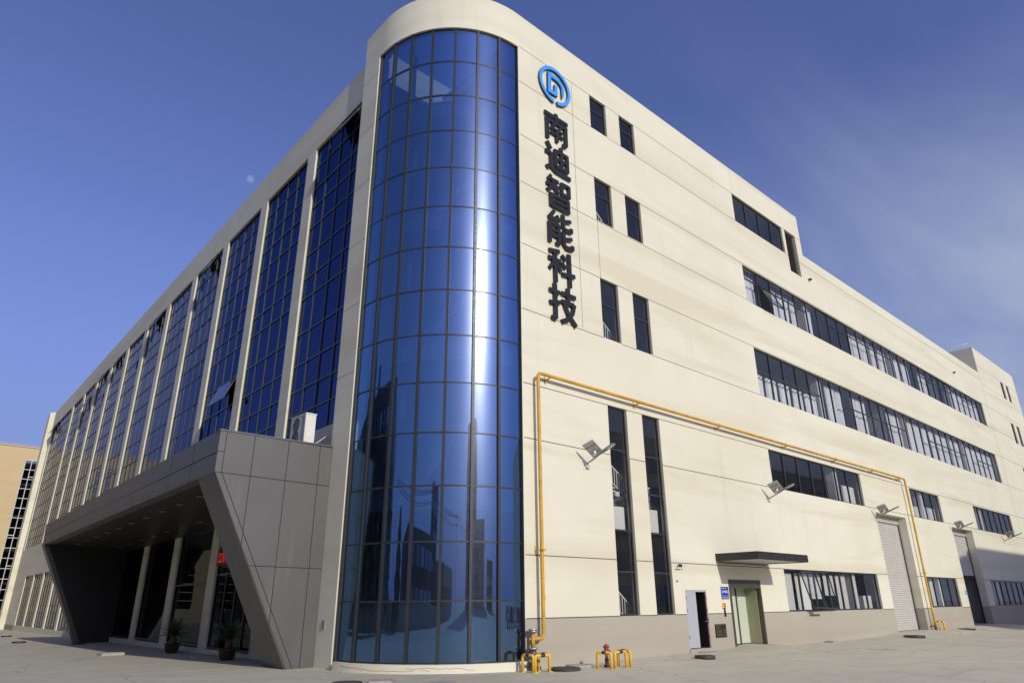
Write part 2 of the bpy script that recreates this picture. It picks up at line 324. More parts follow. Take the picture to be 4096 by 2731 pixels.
# ------------------------------------------------------------------ ground
def smooth(a, b, x):
    t = max(0, min(1, (x-a)/(b-a))); return t*t*(3-2*t)
HX = [(18, -0.02), (22, 0.03), (29, 0.08), (33, 0.13), (36, 0.19), (37.2, 0.06), (39, 0.02), (47, 0.03), (50, 0.06), (53.6, 0.2), (60, 0.22), (62, 0.19), (68, 0.2), (71, 0.25), (76.5, 0.3), (79, 0.18), (86, 0.02), (130, 0.0)]
def zg(x, y):
    h = 0.0
    for (a, ha), (b, hb) in zip(HX, HX[1:]):
        if a <= x < b: h = ha+(hb-ha)*smooth(0, 1, (x-a)/(b-a))
    z = -2.25+h*smooth(-3.2, -0.2, y)
    if x < 60: z -= 0.0062*max(0, min(y, 130)-8)*smooth(60, 30, x)
    return z
def axis(parts):
    o = []
    for a, b, st in parts:
        n = max(1, int(round((b-a)/st))); o += [a+(b-a)*k/n for k in range(n)]
    o.append(parts[-1][1]); return o
gx = axis([(-1800, -300, 500), (-300, -60, 60), (-60, 8, 6), (8, 100, 0.6), (100, 160, 10), (160, 400, 80), (400, 2600, 550)])
gy = axis([(-1800, -300, 500), (-300, -60, 60), (-60, -6, 4), (-6, 1, 0.5), (1, 20, 2), (20, 140, 6), (140, 400, 65), (400, 2600, 550)])
g = MB(); idx = {}
for j, y in enumerate(gy):
    for i, x in enumerate(gx): idx[i, j] = g.pt((x, y, zg(x, y)+0.012*mnoise.noise((x*.35, y*.35, 0))*(1 if abs(x) < 110 and abs(y) < 110 else 0)))
for j in range(len(gy)-1):
    for i in range(len(gx)-1): g.f.append([idx[i, j], idx[i+1, j], idx[i+1, j+1], idx[i, j+1]]); g.m.append(0); g.sm.append(True)
tag(g.build('ground', M['ground']), kind='structure')

# ------------------------------------------------------------------ factory building
BLD = empty('factory_building', (0, 0, 0), 'long cream rendered factory building with a curved blue glass corner tower', 'building')
RZ, SZ, TZ = 29.25, 25.75, 29.05
OPEN = []                                                   # openings of the long wall (x0,x1,z0,z1)
LEV = [(24.83, 27.1), (18.86, 21.58), (12.2, 15.48), (-0.52, 8.77)]
for z0, z1 in LEV:
    OPEN += [(24.2, 25.6, z0, z1), (26.8, 28.2, z0, z1)]
OPEN += [(39.26, 46.44, 24.83, 27.1), (46.85, 48.6, 23.5, 27.14), (39.3, 92.2, 18.7, 21.45), (39.25, 92.1, 12.16, 15.42)]
OPEN += [(39.2, 52.45, 6.38, 8.74), (62.1, 69.05, 6.35, 8.68), (78.6, 91.45, 6.35, 8.63)]
OPEN += [(39.0, 52.2, -0.52, 1.77), (61.75, 68.8, -0.5, 1.77), (78.3, 91.5, -0.5, 1.73)]
OPEN += [(54.1, 59.9, -2.6, 6.12), (70.8, 76.45, -2.6, 6.12), (29.1, 30.87, -2.02, 0.56), (33.0, 36.12, -2.6, 1.09)]
SLIM = [(104.2, 105.5, 24.42, 26.65), (106.75, 107.95, 24.42, 26.65), (103.8, 105.1, 18.45, 21.07), (106.4, 107.7, 18.45, 21.07), (103.6, 104.9, 12.3, 15.3), (106.2, 107.5, 12.3, 15.3)]
OPEN += SLIM
DEEP = {(54.1, 59.9): 0.75, (70.8, 76.45): 0.75, (33.0, 36.12): 1.0}
def cut(a, b, holes):
    segs = [(a, b)]
    for h0, h1 in holes:
        n = []
        for s0, s1 in segs:
            if h1 <= s0 or h0 >= s1: n.append((s0, s1)); continue
            if h0 > s0: n.append((s0, h0))
            if h1 < s1: n.append((h1, s1))
        segs = n
    return [s for s in segs if s[1]-s[0] > 1e-4]
W = MB()
PL = -0.52
def wall_rect(x0, x1, zlo, zhi):
    zs = sorted({zlo, zhi, PL}|{z for o in OPEN for z in o[2:] if zlo < z < zhi})
    for za_, zb_ in zip(zs, zs[1:]):
        zc = (za_+zb_)/2
        for a, b in cut(x0, x1, [(o[0], o[1]) for o in OPEN if o[2] < zc < o[3]]):
            W.face([(a, 0, za_), (b, 0, za_), (b, 0, zb_), (a, 0, zb_)], 1 if zc < PL else 0)
wall_rect(18.68, 49.5, -2.7, RZ); wall_rect(49.5, 94.4, -2.7, SZ); wall_rect(94.4, 112.1, -2.7, TZ)
for o in OPEN:
    x0, x1, z0, z1 = o; d = DEEP.get((x0, x1), 0.34)
    def side(pts, zc): W.face(pts, 1 if zc < PL else 0)
    for x in (x0, x1):
        for a, b in ((z0, min(z1, PL)), (max(z0, PL), z1)):
            if b > a: side([(x, 0, a), (x, d, a), (x, d, b), (x, 0, b)], (a+b)/2)
    W.face([(x0, 0, z1), (x1, 0, z1), (x1, d, z1), (x0, d, z1)], 0); W.face([(x0, 0, z0), (x1, 0, z0), (x1, d, z0), (x0, d, z0)], 1 if z0 <= PL else 0)
# parapet tops and step faces
W.box(18.68, 49.5, 0.004, 0.7, RZ-1.2, RZ-0.003); W.box(49.504, 94.39, 0.004, 0.5, SZ-0.9, SZ-0.003)
W.face([(49.5, 0, SZ), (49.5, 20, SZ), (49.5, 20, RZ), (49.5, 0, RZ)]); W.face([(94.4, 0, SZ-1), (94.4, 16, SZ-1), (94.4, 16, TZ), (94.4, 0, TZ)])
W.face([(112.1, 0, -2.7), (112.1, 20, -2.7), (112.1, 20, TZ), (112.1, 0, TZ)])
# recessed joints, drawn as dark sealant strips 4 mm proud
def hjoint(z, x0, x1, hw=0.012):
    for a, b in cut(x0, x1, [(o[0], o[1]) for o in OPEN if o[2]-0.02 <= z <= o[3]+0.02]):
        W.box(a, b, -0.005, 0.002, z-hw, z+hw, 2)
for z, x1 in ((27.08, 49.45), (24.82, 94.35), (21.52, 112), (18.8, 112), (15.46, 112), (12.18, 112), (8.75, 112), (6.38, 112), (1.77, 112)):
    hjoint(z, 18.75, x1, 0.014 if z > 9 else 0.017)
hjoint(PL, 18.75, 112, 0.02); hjoint(26.7, 94.5, 112, 0.012); hjoint(24.4, 94.5, 112, 0.012)
W.box(22.70, 22.72, -0.005, 0.002, 12.3, 27.0, 2); W.box(24.25, 24.27, -0.005, 0.002, 15.5, 18.8, 2); W.box(94.42, 94.45, -0.005, 0.002, -0.4, 25.7, 2)
# curved tower: band above the glass, narrow wall strip, curb
CX, CY, RO, RG = 18.7, 5.0, 5.0, 4.88
def arc(r, a0, a1, n): return [(CX+r*math.cos(R_(a0+(a1-a0)*k/n)), CY+r*math.sin(R_(a0+(a1-a0)*k/n))) for k in range(n+1)]
ZT, ZB = 27.02, -1.96
A = arc(RO, 180, 270, 48)
TW = MB()
for (ax, ay), (bx, by) in zip(A, A[1:]):
    TW.face([(ax, ay, ZT), (bx, by, ZT), (bx, by, RZ), (ax, ay, RZ)], 0, True)
Ai = arc(RO-0.4, 180, 270, 48)
for k in range(48):
    TW.face([(*A[k], ZT), (*A[k+1], ZT), (*Ai[k+1], ZT), (*Ai[k], ZT)]); TW.face([(*A[k], RZ), (*A[k+1], RZ), (*Ai[k+1], RZ), (*Ai[k], RZ)])
B = arc(RO+0.10, 179, 271.5, 48); Bi = arc(RO-0.3, 179, 271.5, 48)
for k in range(48):
    TW.face([(*B[k], -2.8), (*B[k+1], -2.8), (*B[k+1], ZB), (*B[k], ZB)], 0, True); TW.face([(*B[k], ZB), (*B[k+1], ZB), (*Bi[k+1], ZB), (*Bi[k], ZB)])
e0, e1 = B[-1], Bi[-1]; TW.face([(*e0, -2.8), (*e1, -2.8), (*e1, ZB), (*e0, ZB)])
# the strip wall left of the glass
TW.hexa([(13.7, 5.35, -2.9), (14.3, 5.35, -2.9), (14.3, 6.88, -2.9), (13.7, 6.88, -2.9)], [(13.7, 5.35, ZT), (14.3, 5.35, ZT), (14.3, 6.88, ZT), (13.7, 6.88, ZT)])
TW.hexa([(13.7, 5.0, ZT), (14.2, 5.0, ZT), (14.2, 6.88, ZT), (13.7, 6.88, ZT)], [(13.7, 5.0, RZ), (14.2, 5.0, RZ), (14.2, 6.88, RZ), (13.7, 6.88, RZ)])
TW.face([(14.2, 6.88, 27), (20, 6.88, 27), (20, 6.88, RZ), (14.2, 6.88, RZ)])
CC = TW
for k in range(6):
    z = 26.0-3.3*k; CC.box(13.695, 13.72, 5.36, 6.87, z-0.006, z+0.006, 1)
# cracks in the curb
def crack(a0, a1, z0):
    pts = []; a = a0; z = z0
    while a < a1:
        pts.append((CX+(RO+0.103)*math.cos(R_(a)), CY+(RO+0.103)*math.sin(R_(a)), z)); a += random.uniform(0.5, 1.5); z += random.uniform(-0.02, 0.018)
        z = max(-2.18, min(-2.0, z))
    for p, q in zip(pts, pts[1:]): CC.bar(p, q, 0.006, 0.008, m=1)
crack(186, 222, -2.05); crack(218, 246, -2.08); crack(224, 229, -2.15)
TW.build('tower_wall', [M['cream'], M['joint']], BLD)
W.build('wall', [M['cream'], M['plinth'], M['joint']], BLD)
# glass tower
TF = MB(); ang = [177.5+(270-177.5)*k/7 for k in range(8)]
rows = [ZT-(ZT-ZB)*k/14 for k in range(15)]
def pol(r, a, z): return (CX+r*math.cos(R_(a)), CY+r*math.sin(R_(a)), z)
for a in ang:
    da = R_(a); n = Vector((math.cos(da), math.sin(da), 0)); t = Vector((-n.y, n.x, 0)); c0 = Vector((CX, CY, 0))
    q = [c0+n*(RG-0.10)-t*0.055, c0+n*(RG-0.10)+t*0.055, c0+n*(RG+0.085)+t*0.055, c0+n*(RG+0.085)-t*0.055]
    TF.hexa([(p.x, p.y, ZB+0.01) for p in q], [(p.x, p.y, ZT-0.003) for p in q])
for z in rows:
    hh = 0.06 if z in (rows[0], rows[-1]) else 0.03
    zz0, zz1 = max(ZB+0.004, z-hh), min(ZT-0.004, z+hh)
    pts = arc(RG+0.022, 177.6, 269.9, 42); pin = arc(RG-0.08, 177.6, 269.9, 42)
    for k in range(42):
        TF.face([(*pts[k], zz0), (*pts[k+1], zz0), (*pts[k+1], zz1), (*pts[k], zz1)], 0, True)
        TF.face([(*pts[k], zz1), (*pts[k+1], zz1), (*pin[k+1], zz1), (*pin[k], zz1)]); TF.face([(*pts[k], zz0), (*pts[k+1], zz0), (*pin[k+1], zz0), (*pin[k], zz0)])
tf = TF.build('curtain_wall_frame', [M['mullion']], BLD)
for k in range(7):                                          # a bay of curved panes, each set a hair out of true
    TG = MB()
    for r in range(14):
        o0, o1, o2, o3 = [random.uniform(-0.0075, 0.0075) for _ in range(4)]
        ids = []
        for i in range(13):
            t = i/12; a_ = ang[k]+(ang[k+1]-ang[k])*t; bow = 0.006*math.sin(math.pi*t)
            ids.append((TG.pt(pol(RG+o0*(1-t)+o1*t+bow, a_, rows[r+1])), TG.pt(pol(RG+(o0+o1)/2+0.004*math.sin(math.pi*t), a_, (rows[r]+rows[r+1])/2)), TG.pt(pol(RG+o2*(1-t)+o3*t+bow, a_, rows[r]))))
        for p, q in zip(ids, ids[1:]):
            for e in (0, 1): TG.f.append([p[e], q[e], q[e+1], p[e+1]]); TG.m.append(0); TG.sm.append(True)
    TG.build('curved_pane', [M['tower_glass']], tf)
# floors and core seen faintly inside the tower
TI = MB()
for z in (-2.0, 4.3, 10.4, 16.6, 22.8):
    a_ = arc(RG-0.35, 178, 269, 30)
    for k in range(30): TI.face([(*a_[k], z-0.9), (*a_[k+1], z-0.9), (*a_[k+1], z), (*a_[k], z)], 1)
    TI.face([(*p, z-0.9) for p in a_]+[(20, CY, z-0.9)]); TI.face([(*p, z) for p in a_]+[(20, CY, z)])
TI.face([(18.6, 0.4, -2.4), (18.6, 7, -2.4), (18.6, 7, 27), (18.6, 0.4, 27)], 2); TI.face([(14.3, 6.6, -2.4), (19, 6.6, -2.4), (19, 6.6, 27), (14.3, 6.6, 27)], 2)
for zf in (4.3, 10.4, 16.6):
    for k in range(2):
        s_ = 1 if k else -1
        TI.bar((15.4, 3.2+k*1.4, zf+3.05*k), (17.8, 3.2+k*1.4, zf+3.05*(k+1)) if k == 0 else (15.4, 4.6, zf+6.1), 1.1, 0.25, m=1)
TI.box(14.9, 15.1, 3.9, 4.1, -2.2, 26.8, 1); TI.box(17.0, 17.2, 1.2, 1.4, -2.2, 26.8, 1)
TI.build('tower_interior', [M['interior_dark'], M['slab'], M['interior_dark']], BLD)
# rooms behind the long wall, roofs
IN = MB()
for z in (-2.3, 4.7, 10.6, 17.0, 23.2):
    IN.box(18.9, 111.9, 1.05, 9, z-0.35, z)
IN.box(18.9, 49.4, 0.72, 20, 28.0, 28.3); IN.box(49.6, 94.3, 0.52, 20, 24.7, 24.9); IN.box(94.5, 112, 0.36, 20, 28.3, 28.5)
IN.face([(18.9, 9, -2.5), (112, 9, -2.5), (112, 9, 24.7), (18.9, 9, 24.7)]); IN.face([(18.9, 9, 24.7), (49.4, 9, 24.7), (49.4, 9, 28), (18.9, 9, 28)])
for x in (18.9, 30.0, 38.6, 60.9, 77.5, 93.5): IN.face([(x, 0.36, -2.5), (x, 9, -2.5), (x, 9, 28.2 if x < 49 else 24.7), (x, 0.36, 28.2 if x < 49 else 24.7)])
IN.build('room_interior', [M['interior']], BLD)
def one(name, mat, *bx):
    for q in bx: m = MB(); m.box(*q); m.build(name, [M[mat]], BLD)
for x in (49.15, 65.75, 82.1): one('inner_column', 'white', (x-0.28, x+0.28, 0.40, 0.95, 4.71, 23.0), (x-0.28, x+0.28, 0.40, 0.95, -2.25, 4.6))
one('white_inner_panel', 'white', (50.3, 52.3, 0.55, 0.6, 4.72, 7.75), (65.5, 69.0, 0.55, 0.6, 4.72, 7.55), (62.2, 65.4, 0.55, 0.6, 4.72, 7.4), (78.7, 80.4, 0.55, 0.6, 4.72, 7.7),
    (24.15, 25.45, 0.42, 0.5, 3.12, 4.15), (26.75, 28.0, 0.42, 0.5, 3.1, 4.2), (50.7, 52.0, 0.6, 1.0, -2.2, 0.35), (39.9, 41.1, 0.8, 0.9, 23.2, 25.6), (41.4, 43.2, 0.8, 0.9, 23.2, 25.4))
# stair seen through the narrow windows
def flight(x0, z0, x1, z1, y):
    ST = MB(); n = 10
    for k in range(n):
        xa = x0+(x1-x0)*k/n; xb = x0+(x1-x0)*(k+1)/n; zc = z0+(z1-z0)*(k+0.5)/n
        ST.box(min(xa, xb), max(xa, xb), y, y+1.2, zc-0.22, zc, 0)
    ST.bar((x0, y, z0+0.95), (x1, y, z1+0.95), 0.06, 0.06, m=1)
    ST.bar((x0, y, z0+0.15), (x1, y, z1+0.15), 0.04, 0.04, m=1)
    for k in range(int(abs(x1-x0)/0.16)):
        t = (k+0.5)/int(abs(x1-x0)/0.16); xx = x0+(x1-x0)*t; zz = z0+(z1-z0)*t; ST.box(xx-0.02, xx+0.02, y-0.014, y+0.014, zz+0.12, zz+0.95, 1)
    ST.build('stair_flight', [M['white'], M['white']], BLD)
flight(23.2, 6.3, 26.2, 4.45, 0.75); flight(23.2, 0.95, 26.4, -1.5, 0.75); flight(23.2, 14.0, 26.2, 11.7, 0.75); flight(23.2, 20.6, 26.2, 18.2, 0.75)
ST = MB(); ST.bar((26.4, 0.7, 5.3), (27.9, 0.7, 5.3), 0.05, 0.05, m=1)
for k in range(10): ST.box(26.45+k*0.15, 26.475+k*0.15, 0.69, 0.715, 4.15, 5.3, 1)
ST.build('landing_rail', [M['white'], M['white']], BLD)

def curtain_mesh(x0, x1, z0, z1, y=0.62, drop=None):
    m = MB(); n = max(6, int((x1-x0)/0.05)); ph = random.uniform(0, 6); fr = random.uniform(14, 19); sp = random.uniform(-0.12, 0.12)
    top = [(x0+(x1-x0)*k/n, y+0.06*math.sin(fr*(x0+(x1-x0)*k/n)+ph)+0.025*math.sin(41*k/n+ph), z1-0.03*abs(math.sin(2.2*k+ph))) for k in range(n+1)]
    w_ = (x1-x0)*0.04
    bot = [(x0+w_*math.sin(ph)+(x1-x0)*(1+sp*0.5)*k/n, y+0.075*math.sin(fr*(x0+(x1-x0)*k/n)+ph+0.5), z0) for k in range(n+1)]
    for k in range(n): m.face([bot[k], bot[k+1], top[k+1], top[k]], 0, True)
    return m
def wall_window(x0, x1, z0, z1, mull=(), trans=(), curtains=(), casements=(), blinds=(), name='window', y=0.12, fwid=0.075):
    f = MB(); g_ = 0.003
    f.box(x0+g_, x1-g_, y, y+0.09, z1-fwid-g_, z1-g_); f.box(x0+g_, x1-g_, y, y+0.09, z0+g_, z0+fwid)
    f.box(x0+g_, x0+fwid, y+0.002, y+0.088, z0+fwid, z1-fwid); f.box(x1-fwid, x1-g_, y+0.002, y+0.088, z0+fwid, z1-fwid)
    xs = [x0]+sorted(mull)+[x1]
    for m_ in mull: f.box(m_-0.05, m_+0.05, y-0.012, y+0.085, z0+fwid, z1-fwid-g_)
    for a, b, z in trans: f.box(a, b, y+0.006, y+0.08, z-0.04, z+0.04)
    fo = f.build(name, [M['frame']], BLD)
    p = MB(); yy = y+0.045
    for a, b in zip(xs, xs[1:]):
        holes = [(c[2], c[3]) for c in casements if abs(c[0]-a) < 0.2 or (c[0]-0.2 < a and c[1]+0.2 > b)]
        for za_, zb_ in cut(z0, z1, holes):
            e = random.uniform(-0.006, 0.006); e2 = random.uniform(-0.004, 0.004)
            p.face([(a, yy+e, za_), (b, yy-e, za_), (b, yy-e+e2, zb_), (a, yy+e+e2, zb_)])
    p.build('pane', [M['clear_glass']], fo)
    for c in curtains: curtain_mesh(*c).build('curtain', [M['curtain']], fo)
    for a, b, za_, zb_ in blinds:
        bl = MB(); n = int((zb_-za_)/0.07)
        for k in range(n):
            zz = zb_-(k+0.5)*(zb_-za_)/n; bl.hexa([(a, 0.5, zz-0.03), (b, 0.5, zz-0.03), (b, 0.505, zz-0.03), (a, 0.505, zz-0.03)], [(a, 0.512, zz+0.034), (b, 0.512, zz+0.034), (b, 0.516, zz+0.034), (a, 0.516, zz+0.034)])
        bl.box(a, b, 0.49, 0.55, za_-0.05, za_, 0); bl.build('blind', [M['blind']], fo)
    for xa, xb, za_, zb_, an in casements:
        cm = MB(); h = zb_-za_; ca, sa = math.cos(an), math.sin(an)
        def q(x, t, d=0): return (x, y-0.03-sa*t-ca*d, zb_-ca*t+sa*d)      # t down the sash
        for (xa1, xb1, t0, t1) in ((xa, xb, 0, 0.07), (xa, xb, h-0.07, h), (xa, xa+0.06, 0.07, h-0.07), (xb-0.06, xb, 0.07, h-0.07)):
            cm.hexa([q(xa1, t0), q(xb1, t0), q(xb1, t1), q(xa1, t1)], [q(xa1, t0, 0.06), q(xb1, t0, 0.06), q(xb1, t1, 0.06), q(xa1, t1, 0.06)])
        cm.face([q(xa+0.06, 0.07, 0.03), q(xb-0.06, 0.07, 0.03), q(xb-0.06, h-0.07, 0.03), q(xa+0.06, h-0.07, 0.03)], 1)
        cm.build('open_casement', [M['frame'], M['clear_glass']], fo)
    return fo
for i, (z0, z1) in enumerate(LEV):
    tz = [(26.25,), (20.6,), (14.1,), (6.7, 4.85, 3.05, 1.28)][i]
    for x0 in (24.2, 26.8): wall_window(x0, x0+1.4, z0, z1, trans=[(x0+0.08, x0+1.32, t) for t in tz])
wall_window(39.26, 46.44, 24.83, 27.1, mull=[41.1, 42.95, 44.75])
mx_ = [39.5+1.82*i for i in range(1, 29)]
allx = [39.3]+mx_+[92.15]
def pane(i): return allx[i]+0.06, allx[i+1]-0.06
def span(i, a, b): l, r = pane(i); return l+(r-l)*a, l+(r-l)*b
TR = [(allx[0]+.05, allx[5]), (allx[7], allx[14]), (allx[17], allx[23]), (allx[25], allx[28])]
def curts(spec, z0, z1):
    o = []
    for i, a, b in spec: l, r = span(i, a, b); o.append((l, r, z0, z1))
    return o
c3 = [(0, 0, 1), (1, .0, .2), (2, .45, 1), (3, 0, 1), (4, 0, .65), (5, .45, 1), (9, .65, 1), (10, 0, 1), (11, 0, 1), (12, 0, .85), (13, 0, 1), (15, 0, 1), (16, 0, 1), (18, .55, 1), (19, 0, .7), (23, .5, 1), (24, 0, 1), (25, 0, 1), (26, 0, 1), (27, 0, 1), (28, 0, .8)]
wall_window(39.3, 92.2, 18.7, 21.45, mull=mx_, trans=[(a, b, 20.55) for a, b in TR], curtains=curts(c3, 18.8, 21.35), casements=[(allx[1]+.02, allx[2]-.02, 18.78, 20.52, R_(24))], name='strip_window')
c2 = [(6, 0, 1), (7, 0, .6), (8, .6, 1), (9, 0, 1), (12, .5, 1), (13, 0, 1), (15, 0, 1), (16, 0, .9)]+[(i, 0, 1) for i in range(17, 23)]+[(i, 0, 1) for i in range(24, 29)]
wall_window(39.25, 92.1, 12.16, 15.42, mull=mx_, trans=[(a, b, 13.9) for a, b in TR], curtains=curts(c2, 12.3, 15.3)+curts([(0, 0, .85), (1, 0, .85), (2, 0, .85), (3, 0, .85), (4, .1, 1)], 12.3, 13.95), name='strip_window')
wall_window(39.2, 52.45, 6.38, 8.74, mull=[41.15, 43.0, 44.85, 46.7, 48.52, 50.36])
wall_window(62.1, 69.05, 6.35, 8.68, mull=[63.9, 65.6, 67.3]); wall_window(78.6, 91.45, 6.35, 8.63, mull=[80.4, 82.2, 84.0, 85.9, 87.7, 89.6])
wall_window(39.0, 52.2, -0.52, 1.77, mull=[41.0, 42.9, 44.75, 46.5, 48.25, 50.2], casements=[(41.05, 42.85, -0.45, 1.7, R_(14)), (42.95, 44.7, -0.45, 1.7, R_(9))],
            blinds=[(39.15, 40.8, -0.4, 1.6), (41.15, 42.8, -0.4, 1.6), (43.0, 44.5, 0.2, 1.6), (44.9, 46.3, 0.4, 1.6), (46.65, 48.1, -0.4, 1.6)])
wall_window(61.75, 68.8, -0.5, 1.77, mull=[63.5, 65.2, 67.0], curtains=[(64.2, 65.0, -0.4, 1.7)]); wall_window(78.3, 91.5, -0.5, 1.73, mull=[80.2, 82, 83.9, 85.8, 87.7, 89.6], curtains=[(79.2, 80.2, -0.4, 1.6)])
for s_ in SLIM: wall_window(*s_, trans=[(s_[0]+.08, s_[1]-.08, s_[2]+(s_[3]-s_[2])*0.62)])
# louvre
L = MB(); L.box(46.85, 46.93, 0.1, 0.3, 23.5, 27.14); L.face([(46.85, .33, 23.5), (48.6, .33, 23.5), (48.6, .33, 27.14), (46.85, .33, 27.14)])
for k in range(24):
    z = 23.55+k*0.15; L.hexa([(46.93, 0.12, z), (48.52, 0.12, z), (48.52, 0.28, z+0.10), (46.93, 0.28, z+0.10)], [(46.93, 0.12, z+0.02), (48.52, 0.12, z+0.02), (48.52, 0.28, z+0.12), (46.93, 0.28, z+0.12)])
L.build('louvre_panel', [M['louvre']], BLD)
# roller shutters
def shutter(x0, x1, zbot, ztop=6.12):
    s = MB(); yb = 0.70; z = zbot; n = int((5.55-zbot)/0.155); st = (5.55-zbot)/n
    prof = [(0.0, 0.0), (-0.045, 0.25), (-0.05, 0.6), (-0.012, 0.85), (0.0, 1.0)]
    for k in range(n):
        for (d0, t0), (d1, t1) in zip(prof, prof[1:]):
            a = zbot+st*(k+t0); b = zbot+st*(k+t1); s.face([(x0+.1, yb+d0, a), (x1-.1, yb+d0, a), (x1-.1, yb+d1, b), (x0+.1, yb+d1, b)])
    o = s.build('roller_shutter', [M['shutter']], BLD)
    h = MB(); h.box(x0+0.004, x1-0.004, 0.62, 0.74, 5.60, ztop-0.004)
    for k in range(4): h.box(x0+0.02, x1-0.02, 0.585, 0.622, 5.63+k*0.12, 5.70+k*0.12)
    h.build('shutter_housing', [M['shutter']], o)
    for xa in (x0+0.004, x1-0.1): r = MB(); r.box(xa, xa+0.096, 0.6, 0.74, -2.2, 5.62); r.build('guide_rail', [M['frame']], o)
shutter(54.1, 59.9, -2.02); shutter(70.8, 76.45, 2.1)
# single door: grey leaf, dark gap, second leaf swung inwards
D = MB(); D.box(29.1+.004, 29.17, 0.02, 0.14, -2.0, 0.55); D.box(30.8, 30.866, 0.02, 0.14, -2.0, 0.55); D.box(29.17, 30.8, 0.02, 0.14, 0.48, 0.555)
do = D.build('door_frame', [M['doorgrey']], BLD)
D = MB(); D.box(29.17, 30.0, 0.03, 0.09, -1.98, 0.48); D.build('door', [M['doorgrey']], do)
D = MB(); D.hexa([(30.74, 0.05, -1.98), (30.79, 0.05, -1.98), (30.72, 0.9, -1.98), (30.67, 0.9, -1.98)], [(30.74, 0.05, 0.48), (30.79, 0.05, 0.48), (30.72, 0.9, 0.48), (30.67, 0.9, 0.48)])
dl = D.build('open_door', [M['black']], do); D = MB(); D.box(30.765, 30.80, 0.0, 0.05, -1.98, 0.48); D.build('door_edge', [M['maroon']], dl); D = MB(); D.box(30.6, 30.74, 0.0, 0.04, -0.86, -0.83); D.box(30.76, 30.82, -0.05, 0.0, -0.95, -0.72); D.build('handle', [M['steel']], dl)
D = MB()
for z in (0.2, -0.35, -1.5): D.box(29.14, 29.18, -0.02, 0.03, z-0.07, z+0.07); D.box(30.80, 30.84, -0.02, 0.03, z-0.07, z+0.07)
D.build('hinge', [M['steel']], do)
D = MB(); D.box(29.05, 30.9, -0.05, 0.3, -2.6, -2.03); D.build('door_threshold', [M['plinth']], BLD)
D = MB(); D.box(29.2, 31.4, 1.2, 1.25, -2.1, 0.9); D.build('inner_screen', [M['interior_dark']], BLD)
# sliding door of the goods lift
D = MB(); D.box(32.98, 33.14, -0.03, 0.2, -2.06, 1.09); D.box(36.0, 36.14, -0.03, 0.2, -2.06, 1.09); D.box(33.14, 36.0, -0.03, 0.2, 0.68, 1.09)
ld = D.build('lift_door_frame', [M['bronze']], BLD)
D = MB(); D.box(33.14, 34.02, 0.86, 0.9, -2.02, 0.69); D.box(34.06, 34.86, 0.80, 0.84, -2.02, 0.69); D.box(34.9, 36.0, 0.86, 0.9, -2.02, 0.69); D.build('lift_door_leaf', [M['mint']], ld)
D = MB(); D.box(33.99, 34.06, 0.74, 0.88, -2.02, 0.69); D.box(34.83, 34.9, 0.74, 0.88, -2.02, 0.69); D.build('lift_door_edge', [M['bronze']], ld)
D = MB(); D.box(35.96, 36.1, 0.2, 0.98, -2.05, 1.08); D.box(33.02, 33.1, 0.2, 0.98, -2.05, 1.08); D.box(33.1, 35.96, 0.2, 0.98, 0.69, 0.75); D.build('lift_door_reveal', [M['olive']], ld)
# ------------------------------------------------------------------ left facade (plane x = FX(y))
def FX(y): return 13.84+0.02*y
def hexf(mb, y0, y1, d0, d1, z0, z1, m=0):
    q = [(FX(y0)+d0, y0), (FX(y0)+d1, y0), (FX(y1)+d1, y1), (FX(y1)+d0, y1)]
    mb.hexa([(*p, z0) for p in q], [(*p, z1) for p in q], m)
PY = [12.96+7.303*i for i in range(11)]
ZPB, ZPT, ZW0 = 25.62, 28.03, 7.6
F = MB(); hexf(F, 6.88, 103, 0, 0.6, ZPB, ZPT); F.build('parapet', [M['cream']], BLD)
F = MB(); hexf(F, 6.88, 103, 0.0, 0.6, 4.2, ZW0-0.0)
hexf(F, 42.2, 103, 0.0, 0.62, 3.8, 4.2); hexf(F, 94.3, 103, 0.0, 0.6, -3.2, 3.8)
hexf(F, 6.88, 103, 0.0, 0.6, -3.2, -2.12)
F.build('spandrel_wall', [M['cream']], BLD)
for i, y in enumerate(PY):
    p = MB(); hexf(p, y, y+1.13, 0.0, 0.5, ZW0, ZPB); hexf(p, y, y+1.13, 0.0, 0.5, -2.12, 4.2 if y < 42 else 3.8); p.build('pilaster', [M['cream']], BLD)
p = MB(); hexf(p, 93.3, 94.3, 0.0, 0.5, -2.12, 3.8); hexf(p, 101.6, 103, 0.0, 0.5, ZW0, ZPB); p.build('pilaster', [M['cream']], BLD)
ROWS = [24.25, 22.75, 21.5, 20.1, 18.35, 16.85, 15.6, 13.5, 11.7, 10.25, 8.95]
GD = 0.17
